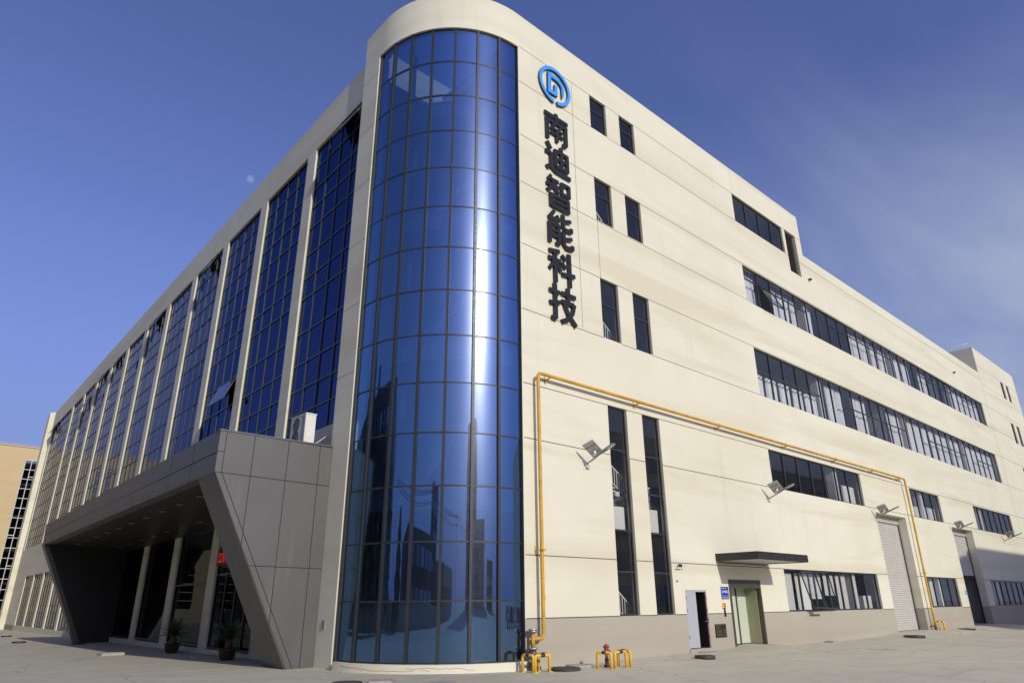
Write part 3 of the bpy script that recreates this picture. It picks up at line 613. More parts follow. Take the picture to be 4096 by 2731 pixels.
def facade_window(y0, y1, z0, z1, ncol, rows_, opens=(), glass='left_glass', name='window'):
    f = MB(); ys = [y0+(y1-y0)*k/ncol for k in range(ncol+1)]
    hexf(f, y0+.003, y1-.003, GD-.05, GD+.07, z0+.003, z0+.1); hexf(f, y0+.003, y1-.003, GD-.05, GD+.07, z1-.1, z1-.003)
    for k, yy in enumerate(ys):
        a = min(max(yy-.045, y0+.003), y1-.093); hexf(f, a, a+.075, GD-.055, GD+.065, z0+.1, z1-.1)
    for r in rows_: hexf(f, y0+.003, y1-.003, GD-.045, GD+.06, r-.045, r+.045)
    fo = f.build(name, [M['frame']], BLD)
    zs = [z0]+sorted(rows_)+[z1]; p = MB()
    for a, b in zip(ys, ys[1:]):
        for c, d in zip(zs, zs[1:]):
            if any(o[0] == (ys.index(a)) and abs(o[1]-c) < .01 for o in opens): continue
            e = random.uniform(-.008, .008); e2 = random.uniform(-.006, .006)
            p.face([(FX(a)+GD+e, a, c), (FX(b)+GD-e, b, c), (FX(b)+GD-e+e2, b, d), (FX(a)+GD+e+e2, a, d)])
    p.build('pane', [M[glass]], fo)
    for k, c, wd in opens:
        a, b = ys[k]+.05, ys[min(k+wd, ncol)]-.05; d = zs[zs.index(c)+1]; h = d-c; an = R_(22); cm = MB()
        def q(y, t, o=0): return (FX(y)+GD-.08-math.sin(an)*t-math.cos(an)*o, y, d-math.cos(an)*t+math.sin(an)*o)
        for a1, b1, t0, t1 in ((a, b, 0, .08), (a, b, h-.08, h), (a, a+.07, .08, h-.08), (b-.07, b, .08, h-.08)):
            cm.hexa([q(a1, t0), q(b1, t0), q(b1, t1), q(a1, t1)], [q(a1, t0, .06), q(b1, t0, .06), q(b1, t1, .06), q(a1, t1, .06)])
        cm.face([q(a+.07, .08, .03), q(b-.07, .08, .03), q(b-.07, h-.08, .03), q(a+.07, h-.08, .03)], 1)
        cm.build('open_casement', [M['frame'], M[glass]], fo)
    return fo
edges = [6.9]+[y for y in PY]
starts = [6.9]+[y+1.13 for y in PY]; ends = PY+[101.6]
OP = {0: [(0, 24.25, 2)], 2: [(0, 11.7, 2)], 3: [(1, 24.25, 1), (2, 8.95, 1)], 5: [(1, 24.25, 2)], 8: [(1, 24.25, 2)], 9: [(1, 22.75, 2)], 11: [(6, 24.25, 2)], 7: [(2, 24.25, 1)]}
for i, (a, b) in enumerate(zip(starts, ends)):
    facade_window(a, b, ZW0, ZPB, 4 if i < 11 else 8, ROWS, OP.get(i, []))
for i in range(5, 11):                                      # ground-floor windows beyond the entrance
    a = PY[i]+1.13; b = PY[i+1] if i < 10 else 93.3
    facade_window(a, b, -2.1, 3.8, 4, [2.3, 0.2, -0.5])
for i in range(1, 4): facade_window(PY[i]+1.13, PY[i+1], -2.05, 4.2, 1, [1.2] if i == 1 else [], glass='lobby_glass', name='lobby_window')
fo = facade_window(PY[4]+1.13, PY[5], -2.1, 3.8, 4, [2.3, 0.2, -0.5])
facade_window(PY[0]+1.13, PY[1], -2.1, 4.2, 4, [1.6], glass='lobby_glass', name='entrance_door')
# lobby and rooms behind the left facade
I2 = MB()
for z in (4.5, 10.6, 17.0, 23.2): hexf(I2, 6.9, 102.5, 0.62, 9, z-0.35, z)
I2.face([(23.5, 6.9, -2.5), (25.5, 103, -2.5), (25.5, 103, 27.5), (23.5, 6.9, 27.5)]); hexf(I2, 6.9, 103, 0.61, 9, 27.0, 27.2)
hexf(I2, 42.4, 102.5, 0.62, 9, -3.1, -2.5)
I2.build('facade_room_interior', [M['interior']], BLD)
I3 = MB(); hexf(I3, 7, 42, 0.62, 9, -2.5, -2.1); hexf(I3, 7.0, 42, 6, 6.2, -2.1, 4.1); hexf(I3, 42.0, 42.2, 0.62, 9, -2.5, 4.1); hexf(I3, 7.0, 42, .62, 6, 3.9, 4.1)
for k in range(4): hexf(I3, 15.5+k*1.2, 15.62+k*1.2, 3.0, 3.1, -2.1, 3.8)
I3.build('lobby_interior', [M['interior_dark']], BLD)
I4 = MB(); hexf(I4, 17.6, 17.72, 0.9, 1.2, -0.8, 1.0); hexf(I4, 15.1, 15.22, 0.9, 1.2, -0.8, 1.0); I4.build('red_banner', [M['signred']], BLD)
# end pier that stands proud of the facade at its far end
E_ = MB(); E_.hexa([(15.25, 103, -3.3), (17.2, 103, -3.3), (17.25, 105.2, -3.3), (15.3, 105.2, -3.3)], [(15.25, 103, 28.0), (17.2, 103, 28.4), (17.25, 105.2, 28.4), (15.3, 105.2, 28.0)]); E_.build('end_pier', [M['cream']], BLD)
# roof railing on the far stair block
RR = MB(); RR.tube([(94.5, 0.3, TZ+0.55), (94.5, 16, TZ+0.55)], 0.03, 6)
for k in range(9): RR.tube([(94.5, 0.3+k*1.9, TZ-0.1), (94.5, 0.3+k*1.9, TZ+0.55)], 0.025, 6)
RR.build('roof_railing', [M['steel']], BLD)
RP = MB(); RP.tube([(94.3, 1.0, 25), (94.3, 1.0, 27.0), (94.3, 4.2, 27.0)], 0.07, 8); RP.build('roof_pipe', [M['slab']], BLD)
SK = MB(); SK.box(13.66, 13.70, 6.05, 6.25, -0.85, -0.55); SK.build('socket_cover', [M['lampgrey']], BLD)
for x, z in ((49.8, 23.7), (83.6, 23.4)):
    o_ = MB(); o_.tube([(x, 0.05, z), (x, -0.22, z-0.05)], 0.1, 8); o_.build('drain_spout', [M['blackband']], BLD)

# ------------------------------------------------------------------ entrance canopy (grey panelled portal)
CAN = empty('entrance_canopy', P(11, 6.7, -2.25), 'dark grey panelled entrance canopy with slanting side walls left of the glass tower', 'canopy')
yN, yF = 6.7, 41.5
nt_, ntb = (8.9, 6.39), (8.9, 4.76); ft_, ftb = (9.12, 5.78), (9.17, 4.32)
c_ = MB()
def lerp(a, b, t): return a+(b-a)*t
c_.face([(8.9, yN, 4.76), (9.17, yF, 4.32), (9.12, yF, 5.78), (8.9, yN, 6.39)])                              # front fascia
c_.face([(8.9, yN, 4.76), (9.17, yF, 4.32), (9.75, yF, 4.32), (9.45, yN+1.2, 4.76)])                         # fascia underside lip
c_.build('fascia', [M['panel']], CAN)
c_ = MB(); c_.face([(8.9, yN, 6.385), (9.12, yF, 5.775), (14.6, yF, 5.6), (13.95, yN, 6.32)]); c_.build('canopy_roof', [M['panel']], CAN)
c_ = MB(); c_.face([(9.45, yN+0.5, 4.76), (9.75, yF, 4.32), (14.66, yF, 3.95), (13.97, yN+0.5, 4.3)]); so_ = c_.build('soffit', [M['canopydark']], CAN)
for row, (xa, y_a, n_) in enumerate(((10.35, 12.4, 10), (12.75, 11.0, 10))):
    for k in range(n_):
        y = y_a+k*2.95; x = xa+0.02*(y-12); t = (y-yN)/(yF-yN); z = lerp(lerp(4.76, 4.32, t), lerp(4.3, 3.95, t), (x-lerp(9.45, 9.75, t))/4.7)-0.012
        d_ = MB(); d_.lathe((x, y, z), [(0.14, 0.0), (0.15, -0.008), (0.17, 0.0)], 16); d_.build('downlight', [M['downlight']], so_)
# side walls: outline in x-z, thickness in y; front leg slants outwards
def side_wall(y, dy, top, fb, foot, back, zg_, inner):
    s = MB(); poly = [(top[0], y, top[1]), (fb[0], y, fb[1]), (foot, y, zg_), (back, y, zg_), (back, y, top[1]-0.06)]
    s.prism(poly, (0, dy, 0)); return s
near = side_wall(yN+0.012, 0.06, nt_, ntb, 12.6, 13.69, -2.4, 0); nw = near.build('side_panel', [M['panel']], CAN)
leg = MB()      # slanting inner face of the near leg (a 2 m deep return)
leg.hexa([(8.93, yN+.08, 4.76), (8.93, yN+1.95, 4.76), (9.5, yN+1.95, 4.70), (9.5, yN+.08, 4.70)][::1], [(12.6, yN+.08, -2.4), (12.62, yN+1.95, -2.4), (13.2, yN+1.95, -2.4), (13.2, yN+.08, -2.4)])
leg.hexa([(9.4, yN+.3, 4.7), (9.4, yN+.5, 4.7), (13.9, yN+.5, 4.35), (13.9, yN+.3, 4.35)], [(12.7, yN+.3, -2.4), (12.7, yN+.5, -2.4), (13.9, yN+.5, -2.4), (13.9, yN+.3, -2.4)])
leg.build('side_leg', [M['panel']], CAN)
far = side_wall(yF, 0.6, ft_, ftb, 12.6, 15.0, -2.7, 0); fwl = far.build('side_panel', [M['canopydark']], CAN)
fl = MB(); fl.hexa([(9.15, yF-.02, 4.33), (9.15, yF+.9, 4.33), (9.45, yF+.9, 4.32), (9.45, yF-.02, 4.32)], [(12.58, yF-.02, -2.7), (12.58, yF+.9, -2.7), (12.9, yF+.9, -2.7), (12.9, yF-.02, -2.7)]); fl.build('side_leg', [M['panel']], CAN)
# open joints between the panels (narrow dark strips)
jn = MB(); yj = yN+0.006
def jl(a, b, w_=0.022): jn.bar((a[0], yj, a[1]), (b[0], yj, b[1]), 0.012, w_, upv=(0, 1, 0) if False else (0, 0, 1)) if abs(a[0]-b[0]) > 0.05 else jn.box(a[0]-w_/2, a[0]+w_/2, yj-0.006, yj+0.006, min(a[1], b[1]), max(a[1], b[1]))
for a, b in (((8.9, 4.76), (13.69, 4.70)), ((10.50, 1.42), (13.69, 1.38)), ((9.16, 6.38), (9.16, 4.78)), ((10.28, 6.37), (10.28, 1.92)), ((11.72, 6.35), (11.72, -0.95)), ((13.12, 6.34), (13.12, -2.3)), ((8.9, 5.55), (9.16, 5.55))): jl(a, b)
jn.bar((9.17, yj, 4.76), (12.86, yj, -2.3), 0.012, 0.022, upv=(0.88, 0, 0.46))
jn.bar((8.91, yj-0.004, 4.76), (12.6, yj-0.004, -2.3), 0.012, 0.016, upv=(0.88, 0, 0.46))
for k in range(1, 12):
    t = k/12; y = lerp(yN, yF, t); xb = lerp(8.9, 9.17, t)-0.006; jn.bar((xb, y, lerp(4.76, 4.32, t)), (xb, y, lerp(6.39, 5.78, t)), 0.012, 0.02, upv=(0, 1, 0))
jn.bar((8.893, yN, 5.52), (9.138, yF, 5.0), 0.012, 0.02)
jn.build('panel_joint', [M['panelgap']], CAN)
ed = MB(); ed.box(8.87, 13.69, yN-0.02, yN+0.3, 6.36, 6.42); ed.build('roof_edge_trim', [M['panel']], CAN)

# red dot-matrix display over the doors
LED = empty('led_display', P(14.3, 17.5, 2.1), 'black display over the entrance doors showing red lit characters', 'display')
b_ = MB(); hexf(b_, 14.6, 20.2, 0.0, 0.22, 2.05, 2.85); b_.build('display_case', [M['black']], LED)
tx = text_mesh('lit_characters', '江苏南迪智能科技', 0.46, M['led'], LED, (0, 0, 0), (R_(90), 0, R_(-90-1.15)), 0.001, 0.006)
tx.location = P(FX(20.05)-0.012, 20.05, 2.25)-WORLD[LED.name]
# ------------------------------------------------------------------ canopy over the lift door
DC = empty('door_canopy', P(34.6, 0, 1.94), 'flat charcoal canopy jutting from the cream wall over the lift door', 'canopy')
b_ = MB(); b_.box(32.05, 32.11, -2.37, -0.01, 1.95, 2.32); b_.box(37.18, 37.24, -2.37, -0.01, 1.95, 2.32); b_.box(32.11, 37.18, -2.37, -2.31, 1.95, 2.32)
b_.box(32.11, 37.18, -2.31, -0.01, 2.26, 2.30); b_.build('canopy_fascia', [M['canopydark']], DC)
b_ = MB()
for k in range(9): b_.box(32.12, 37.17, -2.30+k*0.255, -2.06+k*0.255, 1.985, 2.0)
b_.build('canopy_soffit', [M['slab']], DC)
b_ = MB()
for x in (33.4, 34.65, 35.9): b_.box(x-0.01, x+0.01, -2.376, -2.369, 1.952, 2.318)
b_.build('canopy_joint', [M['panelgap']], DC)
b_ = MB(); b_.tube([(32.2, -0.06, 1.9), (37.0, -0.06, 1.9)], 0.025, 6); b_.build('canopy_pipe', [M['blackband']], DC)

# ------------------------------------------------------------------ emblem and sign characters
def circ(cx, cz, r, a0, a1, n): return [(cx+r*math.cos(R_(a0+(a1-a0)*k/n)), cz+r*math.sin(R_(a0+(a1-a0)*k/n))) for k in range(n+1)]
EM = empty('company_emblem', P(21.03, -0.35, 25.5), 'blue round emblem with an open ring high on the cream wall above black characters', 'emblem')
YF, YB = -0.14, -0.04
def xz_strip(mb, outer, inner, m=0):
    for k in range(len(outer)-1):
        (a, b), (c, d), (e, f), (g_, h) = outer[k], outer[k+1], inner[k+1], inner[k]
        mb.hexa([(a, YF, b), (c, YF, d), (e, YF, f), (g_, YF, h)], [(a, YB, b), (c, YB, d), (e, YB, f), (g_, YB, h)], m)
def xz_solid(mb, outer, inner):
    outer = [(1.0112*a, 1.0112*b) for a, b in outer]; inner = [(1.0112*a, 1.0112*b) for a, b in inner]
    """closed extruded strip between two polylines, no inner walls"""
    n = len(outer)
    for k in range(n-1):
        for yy in (YF, YB): mb.face([(outer[k][0], yy, outer[k][1]), (outer[k+1][0], yy, outer[k+1][1]), (inner[k+1][0], yy, inner[k+1][1]), (inner[k][0], yy, inner[k][1])], 0 if yy == YF else 1)
        for pl in (outer, inner): mb.face([(pl[k][0], YF, pl[k][1]), (pl[k+1][0], YF, pl[k+1][1]), (pl[k+1][0], YB, pl[k+1][1]), (pl[k][0], YB, pl[k][1])], 1)
    for k in (0, n-1): mb.face([(outer[k][0], YF, outer[k][1]), (inner[k][0], YF, inner[k][1]), (inner[k][0], YB, inner[k][1]), (outer[k][0], YB, outer[k][1])], 1)
M['logo_side'] = plain('emblem_return', (0.012, 0.035, 0.06), 0.5)
r_ = MB(); xz_solid(r_, circ(21.03, 25.59, 1.17, -84, 264, 72), circ(21.03, 25.59, 0.965, -84, 264, 72)); r_.build('ring', [M['logo_blue'], M['logo_side']], EM)
gl = MB()
out1 = [(20.98, 25.67), (20.96, 25.19), (20.71, 25.16), (20.74, 26.01), (21.1, 26.01), (21.3, 25.94), (21.45, 25.83), (21.51, 25.68), (21.53, 25.04)]
inn1 = [(21.2, 25.64), (21.19, 24.95), (20.48, 24.92), (20.50, 26.27), (21.12, 26.26), (21.45, 26.15), (21.63, 25.97), (21.715, 25.72), (21.68, 25.25)]
xz_solid(gl, inn1, out1); gl.build('monogram', [M['logo_blue'], M['logo_side']], EM)
CH = {  # stroke skeletons on a 100 x 100 field: (width, points)
 '南': [(13, [(4, 86), (96, 86)]), (14, [(50, 100), (50, 68)]), (13, [(6, 68), (94, 68)]), (14, [(13, 68), (13, 2)]), (14, [(87, 68), (87, 8)]), (11, [(87, 5), (72, 5)]), (9, [(32, 60), (40, 48)]), (9, [(66, 60), (58, 48)]), (9, [(26, 44), (74, 44)]), (10, [(26, 28), (76, 28)]), (12, [(50, 46), (50, 4)])],
 '迪': [(15, [(10, 96), (24, 76)]), (12, [(3, 62), (24, 62)]), (13, [(24, 66), (24, 20)]), (13, [(24, 22), (6, 8)]), (13, [(22, 18), (40, 8), (99, 6)]), (13, [(42, 82), (42, 24)]), (13, [(88, 82), (88, 24)]), (12, [(42, 78), (90, 78)]), (11, [(42, 52), (88, 52)]), (12, [(42, 26), (90, 26)]), (13, [(65, 98), (65, 26)])],
 '智': [(11, [(22, 99), (10, 82)]), (11, [(18, 86), (50, 86)]), (11, [(3, 68), (52, 68)]), (12, [(29, 86), (27, 66), (6, 46)]), (11, [(32, 64), (50, 48)]), (12, [(62, 90), (62, 52)]), (12, [(90, 90), (90, 52)]), (11, [(62, 87), (92, 87)]), (11, [(62, 55), (92, 55)]), (14, [(20, 42), (20, 2)]), (14, [(84, 42), (84, 2)]), (11, [(20, 38), (84, 38)]), (10, [(20, 22), (84, 22)]), (11, [(20, 5), (84, 5)])],
 '能': [(12, [(30, 99), (12, 76)]), (11, [(6, 73), (46, 76)]), (10, [(38, 88), (50, 72)]), (13, [(10, 60), (10, 2)]), (13, [(44, 60), (44, 6)]), (11, [(10, 58), (48, 58)]), (9, [(10, 41), (44, 41)]), (9, [(10, 25), (44, 25)]), (10, [(46, 5), (32, 5)]), (13, [(62, 98), (62, 62), (70, 56), (92, 57)]), (11, [(93, 55), (93, 68)]), (11, [(62, 78), (92, 88)]), (13, [(62, 48), (62, 12), (70, 5), (94, 6)]), (11, [(95, 5), (95, 18)]), (11, [(62, 26), (94, 37)])],
 '科': [(12, [(44, 95), (6, 88)]), (12, [(3, 66), (48, 66)]), (14, [(27, 92), (27, 0)]), (11, [(25, 64), (6, 34)]), (11, [(29, 60), (48, 36)]), (12, [(52, 88), (66, 76)]), (12, [(50, 64), (66, 52)]), (12, [(50, 30), (99, 38)]), (14, [(79, 99), (79, 0)])],
 '技': [(12, [(3, 78), (40, 78)]), (14, [(23, 100), (23, 6)]), (12, [(24, 4), (8, 6)]), (12, [(3, 44), (40, 52)]), (12, [(46, 80), (98, 80)]), (14, [(70, 98), (70, 60)]), (12, [(46, 58), (90, 58)]), (13, [(92, 60), (84, 34), (66, 14), (44, 3)]), (13, [(54, 56), (68, 28), (96, 2)])],
}
names = {'南': 'topmost black wall character, just below the blue round emblem', '迪': 'second black wall character from the top, with a sweeping foot stroke',
         '智': 'third black wall character from the top, closed box at its base', '能': 'fourth black wall character from the top, two hooked strokes at its right',
         '科': 'fifth black wall character from the top, tall stem at its right', '技': 'lowest of the black wall characters, above the yellow pipe'}
tops = [23.76, 21.80, 19.82, 17.83, 15.72, 13.86]; bots = [21.93, 20.02, 17.98, 15.93, 13.95, 11.98]
for (ch, strokes), zt, zb in zip(CH.items(), tops, bots):
    zt *= 1.0112; zb *= 1.0112; m = MB(); x0, wx, hz = 20.13*1.0112, 1.86, zt-zb
    for si, (wd, pts) in enumerate(strokes):
        hw = wd*0.90/100*1.86/2; e = 0.0012*si; q = [Vector((x0+p[0]/100*wx, zb+p[1]/100*hz)) for p in pts]
        lo, ro = [], []
        for k, p in enumerate(q):
            d = (q[min(k+1, len(q)-1)]-q[max(k-1, 0)]).normalized(); n = Vector((-d.y, d.x)); lo.append(p+n*hw); ro.append(p-n*hw)
        for k in range(len(q)-1):
            m.hexa([(lo[k].x, -0.13-e, lo[k].y), (lo[k+1].x, -0.13-e, lo[k+1].y), (ro[k+1].x, -0.13-e, ro[k+1].y), (ro[k].x, -0.13-e, ro[k].y)],
                   [(lo[k].x, -0.04+e, lo[k].y), (lo[k+1].x, -0.04+e, lo[k+1].y), (ro[k+1].x, -0.04+e, ro[k+1].y), (ro[k].x, -0.04+e, ro[k].y)])
    o = m.build('sign_character', [M['black']], None, P(21.06, -0.2, (zt+zb)/2)); tag(o, names[ch], 'sign character', 'black characters mounted down the cream wall')

# ------------------------------------------------------------------ gas pipe
GP = empty('gas_pipe', P(19.34, -0.3, -1.2), 'yellow gas pipe climbing from the tower foot and running along the cream wall', 'pipe')
def bend(pts, r=0.16, n=6):
    o = [Vector(pts[0])]
    for a, b, c in zip(pts, pts[1:], pts[2:]):
        a, b, c = Vector(a), Vector(b), Vector(c); u = (a-b).normalized(); v_ = (c-b).normalized(); p0 = b+u*r; p1 = b+v_*r
        for k in range(n+1):
            t = k/n; o.append((1-t)**2*p0+2*t*(1-t)*b+t*t*p1)
    o.append(Vector(pts[-1])); return o
yp = -0.3
t_ = MB(); t_.tube(bend([(18.78, yp, -1.21), (19.34, yp, -1.21), (19.34, yp, 9.22), (60.6, yp, 9.18), (60.6, yp, -1.6), (60.6, yp, -2.1)], 0.2), 0.075, 14)
t_.tube([(18.78, yp, -1.55), (18.78, yp, -0.98)], 0.078, 14); t_.build('pipe_run', [M['yellow']], GP)
for x in (20.01, 26.17, 33.4, 41.03, 48.0, 54.3, 59.6):
    k_ = MB(); k_.box(x-0.02, x+0.02, -0.02, 0.0, 8.95, 9.28); k_.bar((x, 0, 9.10), (x, -0.4, 9.10), 0.04, 0.04); k_.bar((x, 0, 8.95), (x, -0.3, 9.1), 0.03, 0.03)
    k_.tube([(x, yp, 9.12), (x, yp-0.09, 9.2), (x, yp, 9.31), (x, yp+0.08, 9.22)], 0.012, 6); k_.build('bracket', [M['yellow']], GP)
for x, z in ((19.34, 1.95), (60.6, 2.0)):
    k_ = MB(); k_.box(x-0.1, x-0.06, -0.02, 0, z-0.15, z+0.15); k_.bar((x-0.08, 0, z), (x-0.08, -0.42, z), 0.04, 0.04); k_.box(x-0.12, x+0.12, -0.42, -0.38, z-0.03, z+0.03); k_.build('bracket', [M['yellow']], GP)
for zs_ in ((-0.98, -0.92), (-1.55,), (-1.97,)):
    k_ = MB(); z = zs_[0]
    for q_ in zs_: k_.lathe((18.78, yp, q_), [(0.16, 0), (0.16, 0.05)], 20)
    for a in range(8): k_.lathe((18.78+0.13*math.cos(a*.785), yp+0.13*math.sin(a*.785), z-0.03), [(0.018, 0), (0.018, 0.11)], 6)
    k_.build('flange', [M['steel']], GP)
k_ = MB(); k_.tube([(18.78, yp, -1.57), (18.78, yp, -1.66), (18.78, yp, -1.78), (18.78, yp, -1.92)], [0.09, 0.14, 0.14, 0.09], 14); k_.tube([(18.78, yp, -1.74), (19.0, yp-.1, -1.74)], 0.03, 8); k_.tube([(18.78, yp, -1.97), (18.78, yp, -2.3)], 0.1, 14); k_.box(18.63, 18.98, yp-0.2, yp+0.2, -2.34, -2.12); k_.build('valve', [M['valve']], GP)
for a, b in [((19.34, yp, z), (19.34, yp, z+0.03)) for z in (0.9, 4.6, 6.9)]+[((x, yp, 9.215-0.001*(x-19)), (x+0.035, yp, 9.215-0.001*(x-19))) for x in (23.1, 29.8, 37.2, 44.5, 51.2, 57.0)]+[((60.6, yp, z), (60.6, yp, z+0.03)) for z in (0.4, 5.0)]:
    k_ = MB(); k_.tube([a, b], 0.084, 14); k_.build('pipe_collar', [M['yellow']], GP)
k_ = MB(); k_.box(19.36, 19.42, yp-0.083, yp-0.055, 0.12, 0.28); k_.build('label', [M['signyellow']], GP)
k_ = MB(); k_.tube([(60.6, yp, -2.05), (60.6, yp, -1.75)], 0.1, 12); k_.build('pipe_foot', [M['valve']], GP)

# yellow and black guard hoops
def rail(mb, mbb, a, b, za, h, r=0.055):
    a = (a[0], a[1], za); b = (b[0], b[1], za); A_ = Vector(a); B_ = Vector(b)
    mb.tube(bend([a, (a[0], a[1], za+h), (b[0], b[1], za+h), b], 0.10), r, 12)
    p = A_.lerp(B_, 0.36); q = A_.lerp(B_, 0.66); mbb.tube([(p.x, p.y, za+h), (q.x, q.y, za+h)], r+0.003, 12)
def guard(name, pairs, za, h, label, cat, group):
    c = pairs[0][0]; e = empty(name, P(c[0], c[1], za), label, cat, group); m, mb = MB(), MB()
    for a, b in pairs: rail(m, mb, a, b, za-0.02, h)
    f = MB()
    for a, b in pairs:
        for q in (a, b): f.box(q[0]-0.075, q[0]+0.075, q[1]-0.075, q[1]+0.075, za-0.03, za+0.012)
    m.build('hoop', [M['yellow2']], e); mb.build('black_band', [M['blackband']], e); f.build('foot_plate', [M['yellow2']], e); return e
G_ = 'yellow and black steel guard hoops on the yard'
guard('pipe_guard', [((18.14, -0.42), (18.21, -0.9))], -2.25, 0.56, 'yellow black guard hoop on the left of the gas pipe foot', 'guard hoop', G_)
guard('pipe_guard', [((18.25, -0.95), (18.88, -1.03))], -2.25, 0.55, 'yellow black guard hoop in front of the gas pipe foot', 'guard hoop', G_)
guard('pipe_guard', [((18.86, -0.5), (18.93, -0.98))], -2.25, 0.57, 'yellow black guard hoop on the right of the gas pipe foot', 'guard hoop', G_)
guard('hydrant_guard', [((20.82, -1.6), (21.04, -2.06))], -2.25, 0.57, 'yellow black guard hoop left of the red hydrant', 'guard hoop', G_)
guard('hydrant_guard', [((21.24, -2.08), (21.92, -2.05))], -2.25, 0.57, 'yellow black guard hoop in front right of the red hydrant', 'guard hoop', G_)
guard('hydrant_guard', [((22.19, -1.44), (22.14, -2.08))], -2.25, 0.58, 'yellow black guard hoop furthest right of the red hydrant', 'guard hoop', G_)
guard('pipe_guard', [((60.2, -0.7), (61.1, -0.7))], zg(60.6, -0.6), 0.6, 'yellow guard hoop at the far foot of the gas pipe by the roller shutter', 'guard hoop', G_)
guard('pipe_guard', [((61.25, -0.1), (61.25, -0.7))], zg(60.6, -0.6), 0.6, 'small yellow side hoop right of the far foot of the gas pipe', 'guard hoop', G_)

# hydrant
HY = empty('fire_hydrant', P(21.46, -1.5, -2.25), 'faded red fire hydrant standing between yellow guard hoops', 'fire hydrant')
hx, hy_ = 21.46, -1.5
h_ = MB(); h_.lathe((hx, hy_, -2.27), [(0.10, 0.0), (0.10, 0.12), (0.075, 0.14), (0.07, 0.25), (0.09, 0.27), (0.09, 0.30)], 16); h_.tube([(hx-0.14, hy_, -2.2), (hx+0.12, hy_, -2.2)], 0.04, 8); h_.build('base', [M['rust']], HY)
h_ = MB(); h_.lathe((hx, hy_, -1.97), [(0.085, 0), (0.06, 0.03), (0.06, 0.18), (0.075, 0.24), (0.09, 0.30), (0.095, 0.37), (0.08, 0.40)], 16); h_.build('barrel', [M['red']], HY)
h_ = MB(); h_.lathe((hx, hy_, -1.57), [(0.09, 0), (0.135, 0.02), (0.12, 0.05), (0.08, 0.085), (0.03, 0.1), (0.03, 0.14)], 16); h_.build('cap', [M['red']], HY)
for (ax, ay, az, ln, rr_) in ((-0.8, -0.6, 0, 0.13, 0.075), (0.5, -0.85, -0.25, 0.14, 0.06), (0.9, 0.3, 0.0, 0.13, 0.06)):
    d = Vector((ax, ay, az)).normalized(); b0 = Vector((hx, hy_, -1.68)); h_ = MB(); h_.tube([tuple(b0+d*0.04), tuple(b0+d*ln*0.8), tuple(b0+d*ln*0.8), tuple(b0+d*(ln+0.03))], [rr_*0.7, rr_*0.7, rr_, rr_*0.95], 12); h_.build('outlet', [M['red']], HY)

# ------------------------------------------------------------------ covers on the yard
def round_cover(x, y, r, h, mat, label, rim=None):
    z = zg(x, y); e = P(x, y, z); m = MB(local=True); r *= S; h *= S
    m.lathe((0, 0, 0), [(r, -0.03), (r, h-0.01), (r-0.01, h), (r*0.88, h), (r*0.87, h-0.012), (r*0.85, h-0.012), (r*0.84, h)], 32)
    if mat is M['iron']:
        for k in range(-4, 5):
            ll = math.sqrt(max(0, (r*0.8)**2-(k*r*0.17)**2)); m.box(-ll, ll, k*r*0.17-0.012, k*r*0.17+0.012, h, h+0.006)
    o = m.build('manhole_cover', [mat]); o.location = e; WORLD[o.name] = e
    tag(o, label, 'manhole cover', 'covers set in the concrete yard'); return o
def rect_cover(x, y, wx, wy, h, rz, mat, label):
    m = MB(local=True); wx *= S; wy *= S; h *= S; m.box(-wx/2, wx/2, -wy/2, wy/2, -0.05, h); m.box(-wx/2+.05, wx/2-.05, -wy/2+.05, wy/2-.05, h, h+0.006); m.tube([(-.06, 0, h+.004), (0, 0, h+.02), (.06, 0, h+.004)], .006, 6)
    o = m.build('drain_cover', [mat]); o.location = P(x, y, zg(x, y)); o.rotation_euler = (0, 0, rz); tag(o, label, 'drain cover', 'covers set in the concrete yard'); return o
round_cover(19.58, -1.12, 0.56, 0.09, M['iron'], 'dark iron manhole cover on the concrete right of the gas pipe guard')
round_cover(20.62, -0.85, 0.5, 0.10, M['slabcover'], 'pale raised round concrete cover behind the left hydrant hoop')
round_cover(27.25, -1.97, 0.43, 0.13, M['iron'], 'raised dark manhole cover on the yard in front of the grey door')
round_cover(29.95, -0.42, 0.46, 0.025, M['slabcover'], 'flat pale round cover nearest the grey door step')
round_cover(11.75, 0.62, 0.46, 0.05, M['iron'], 'dark manhole cover at the bottom edge below the glass tower')
rect_cover(12.66, 0.16, 0.7, 0.75, 0.07, R_(-35), M['slabcover'], 'square pale concrete cover at the bottom edge below the glass tower')
round_cover(13.9, -1.35, 0.46, 0.02, M['slabcover'], 'flush round concrete cover at the bottom edge below the tower middle')
round_cover(51.3, -1.95, 0.62, 0.13, M['iron'], 'raised dark manhole cover in front of the closed roller shutter')
round_cover(64.6, -1.15, 0.6, 0.07, M['iron'], 'dark manhole cover on the sunlit yard just before the open shutter')
round_cover(66.2, -2.0, 0.5, 0.03, M['slabcover'], 'grey flat cover right of the dark cover before the open shutter')
rect_cover(43.05, -0.33, 0.85, 0.6, 0.05, R_(-10), M['slabcover'], 'small concrete slab cover below the ground floor window with open sashes')
rect_cover(10.4, 22.7, 1.1, 0.8, 0.12, R_(4), M['slabcover'], 'raised oblong concrete cover on the sunlit yard before the canopy')
round_cover(9.7, 46.0, 0.45, 0.12, M['iron'], 'dark raised manhole cover left of the canopy shadow tip')
round_cover(11.3, 64.5, 0.42, 0.12, M['iron'], 'small dark manhole cover on the far left yard near the end pier')
rect_cover(12.1, 72.0, 0.7, 0.6, 0.05, 0, M['slabcover'], 'thin pale cover furthest away on the left yard')
round_cover(12.2, 39.0, 0.42, 0.06, M['iron'], 'manhole cover in the canopy shadow by the far leg')

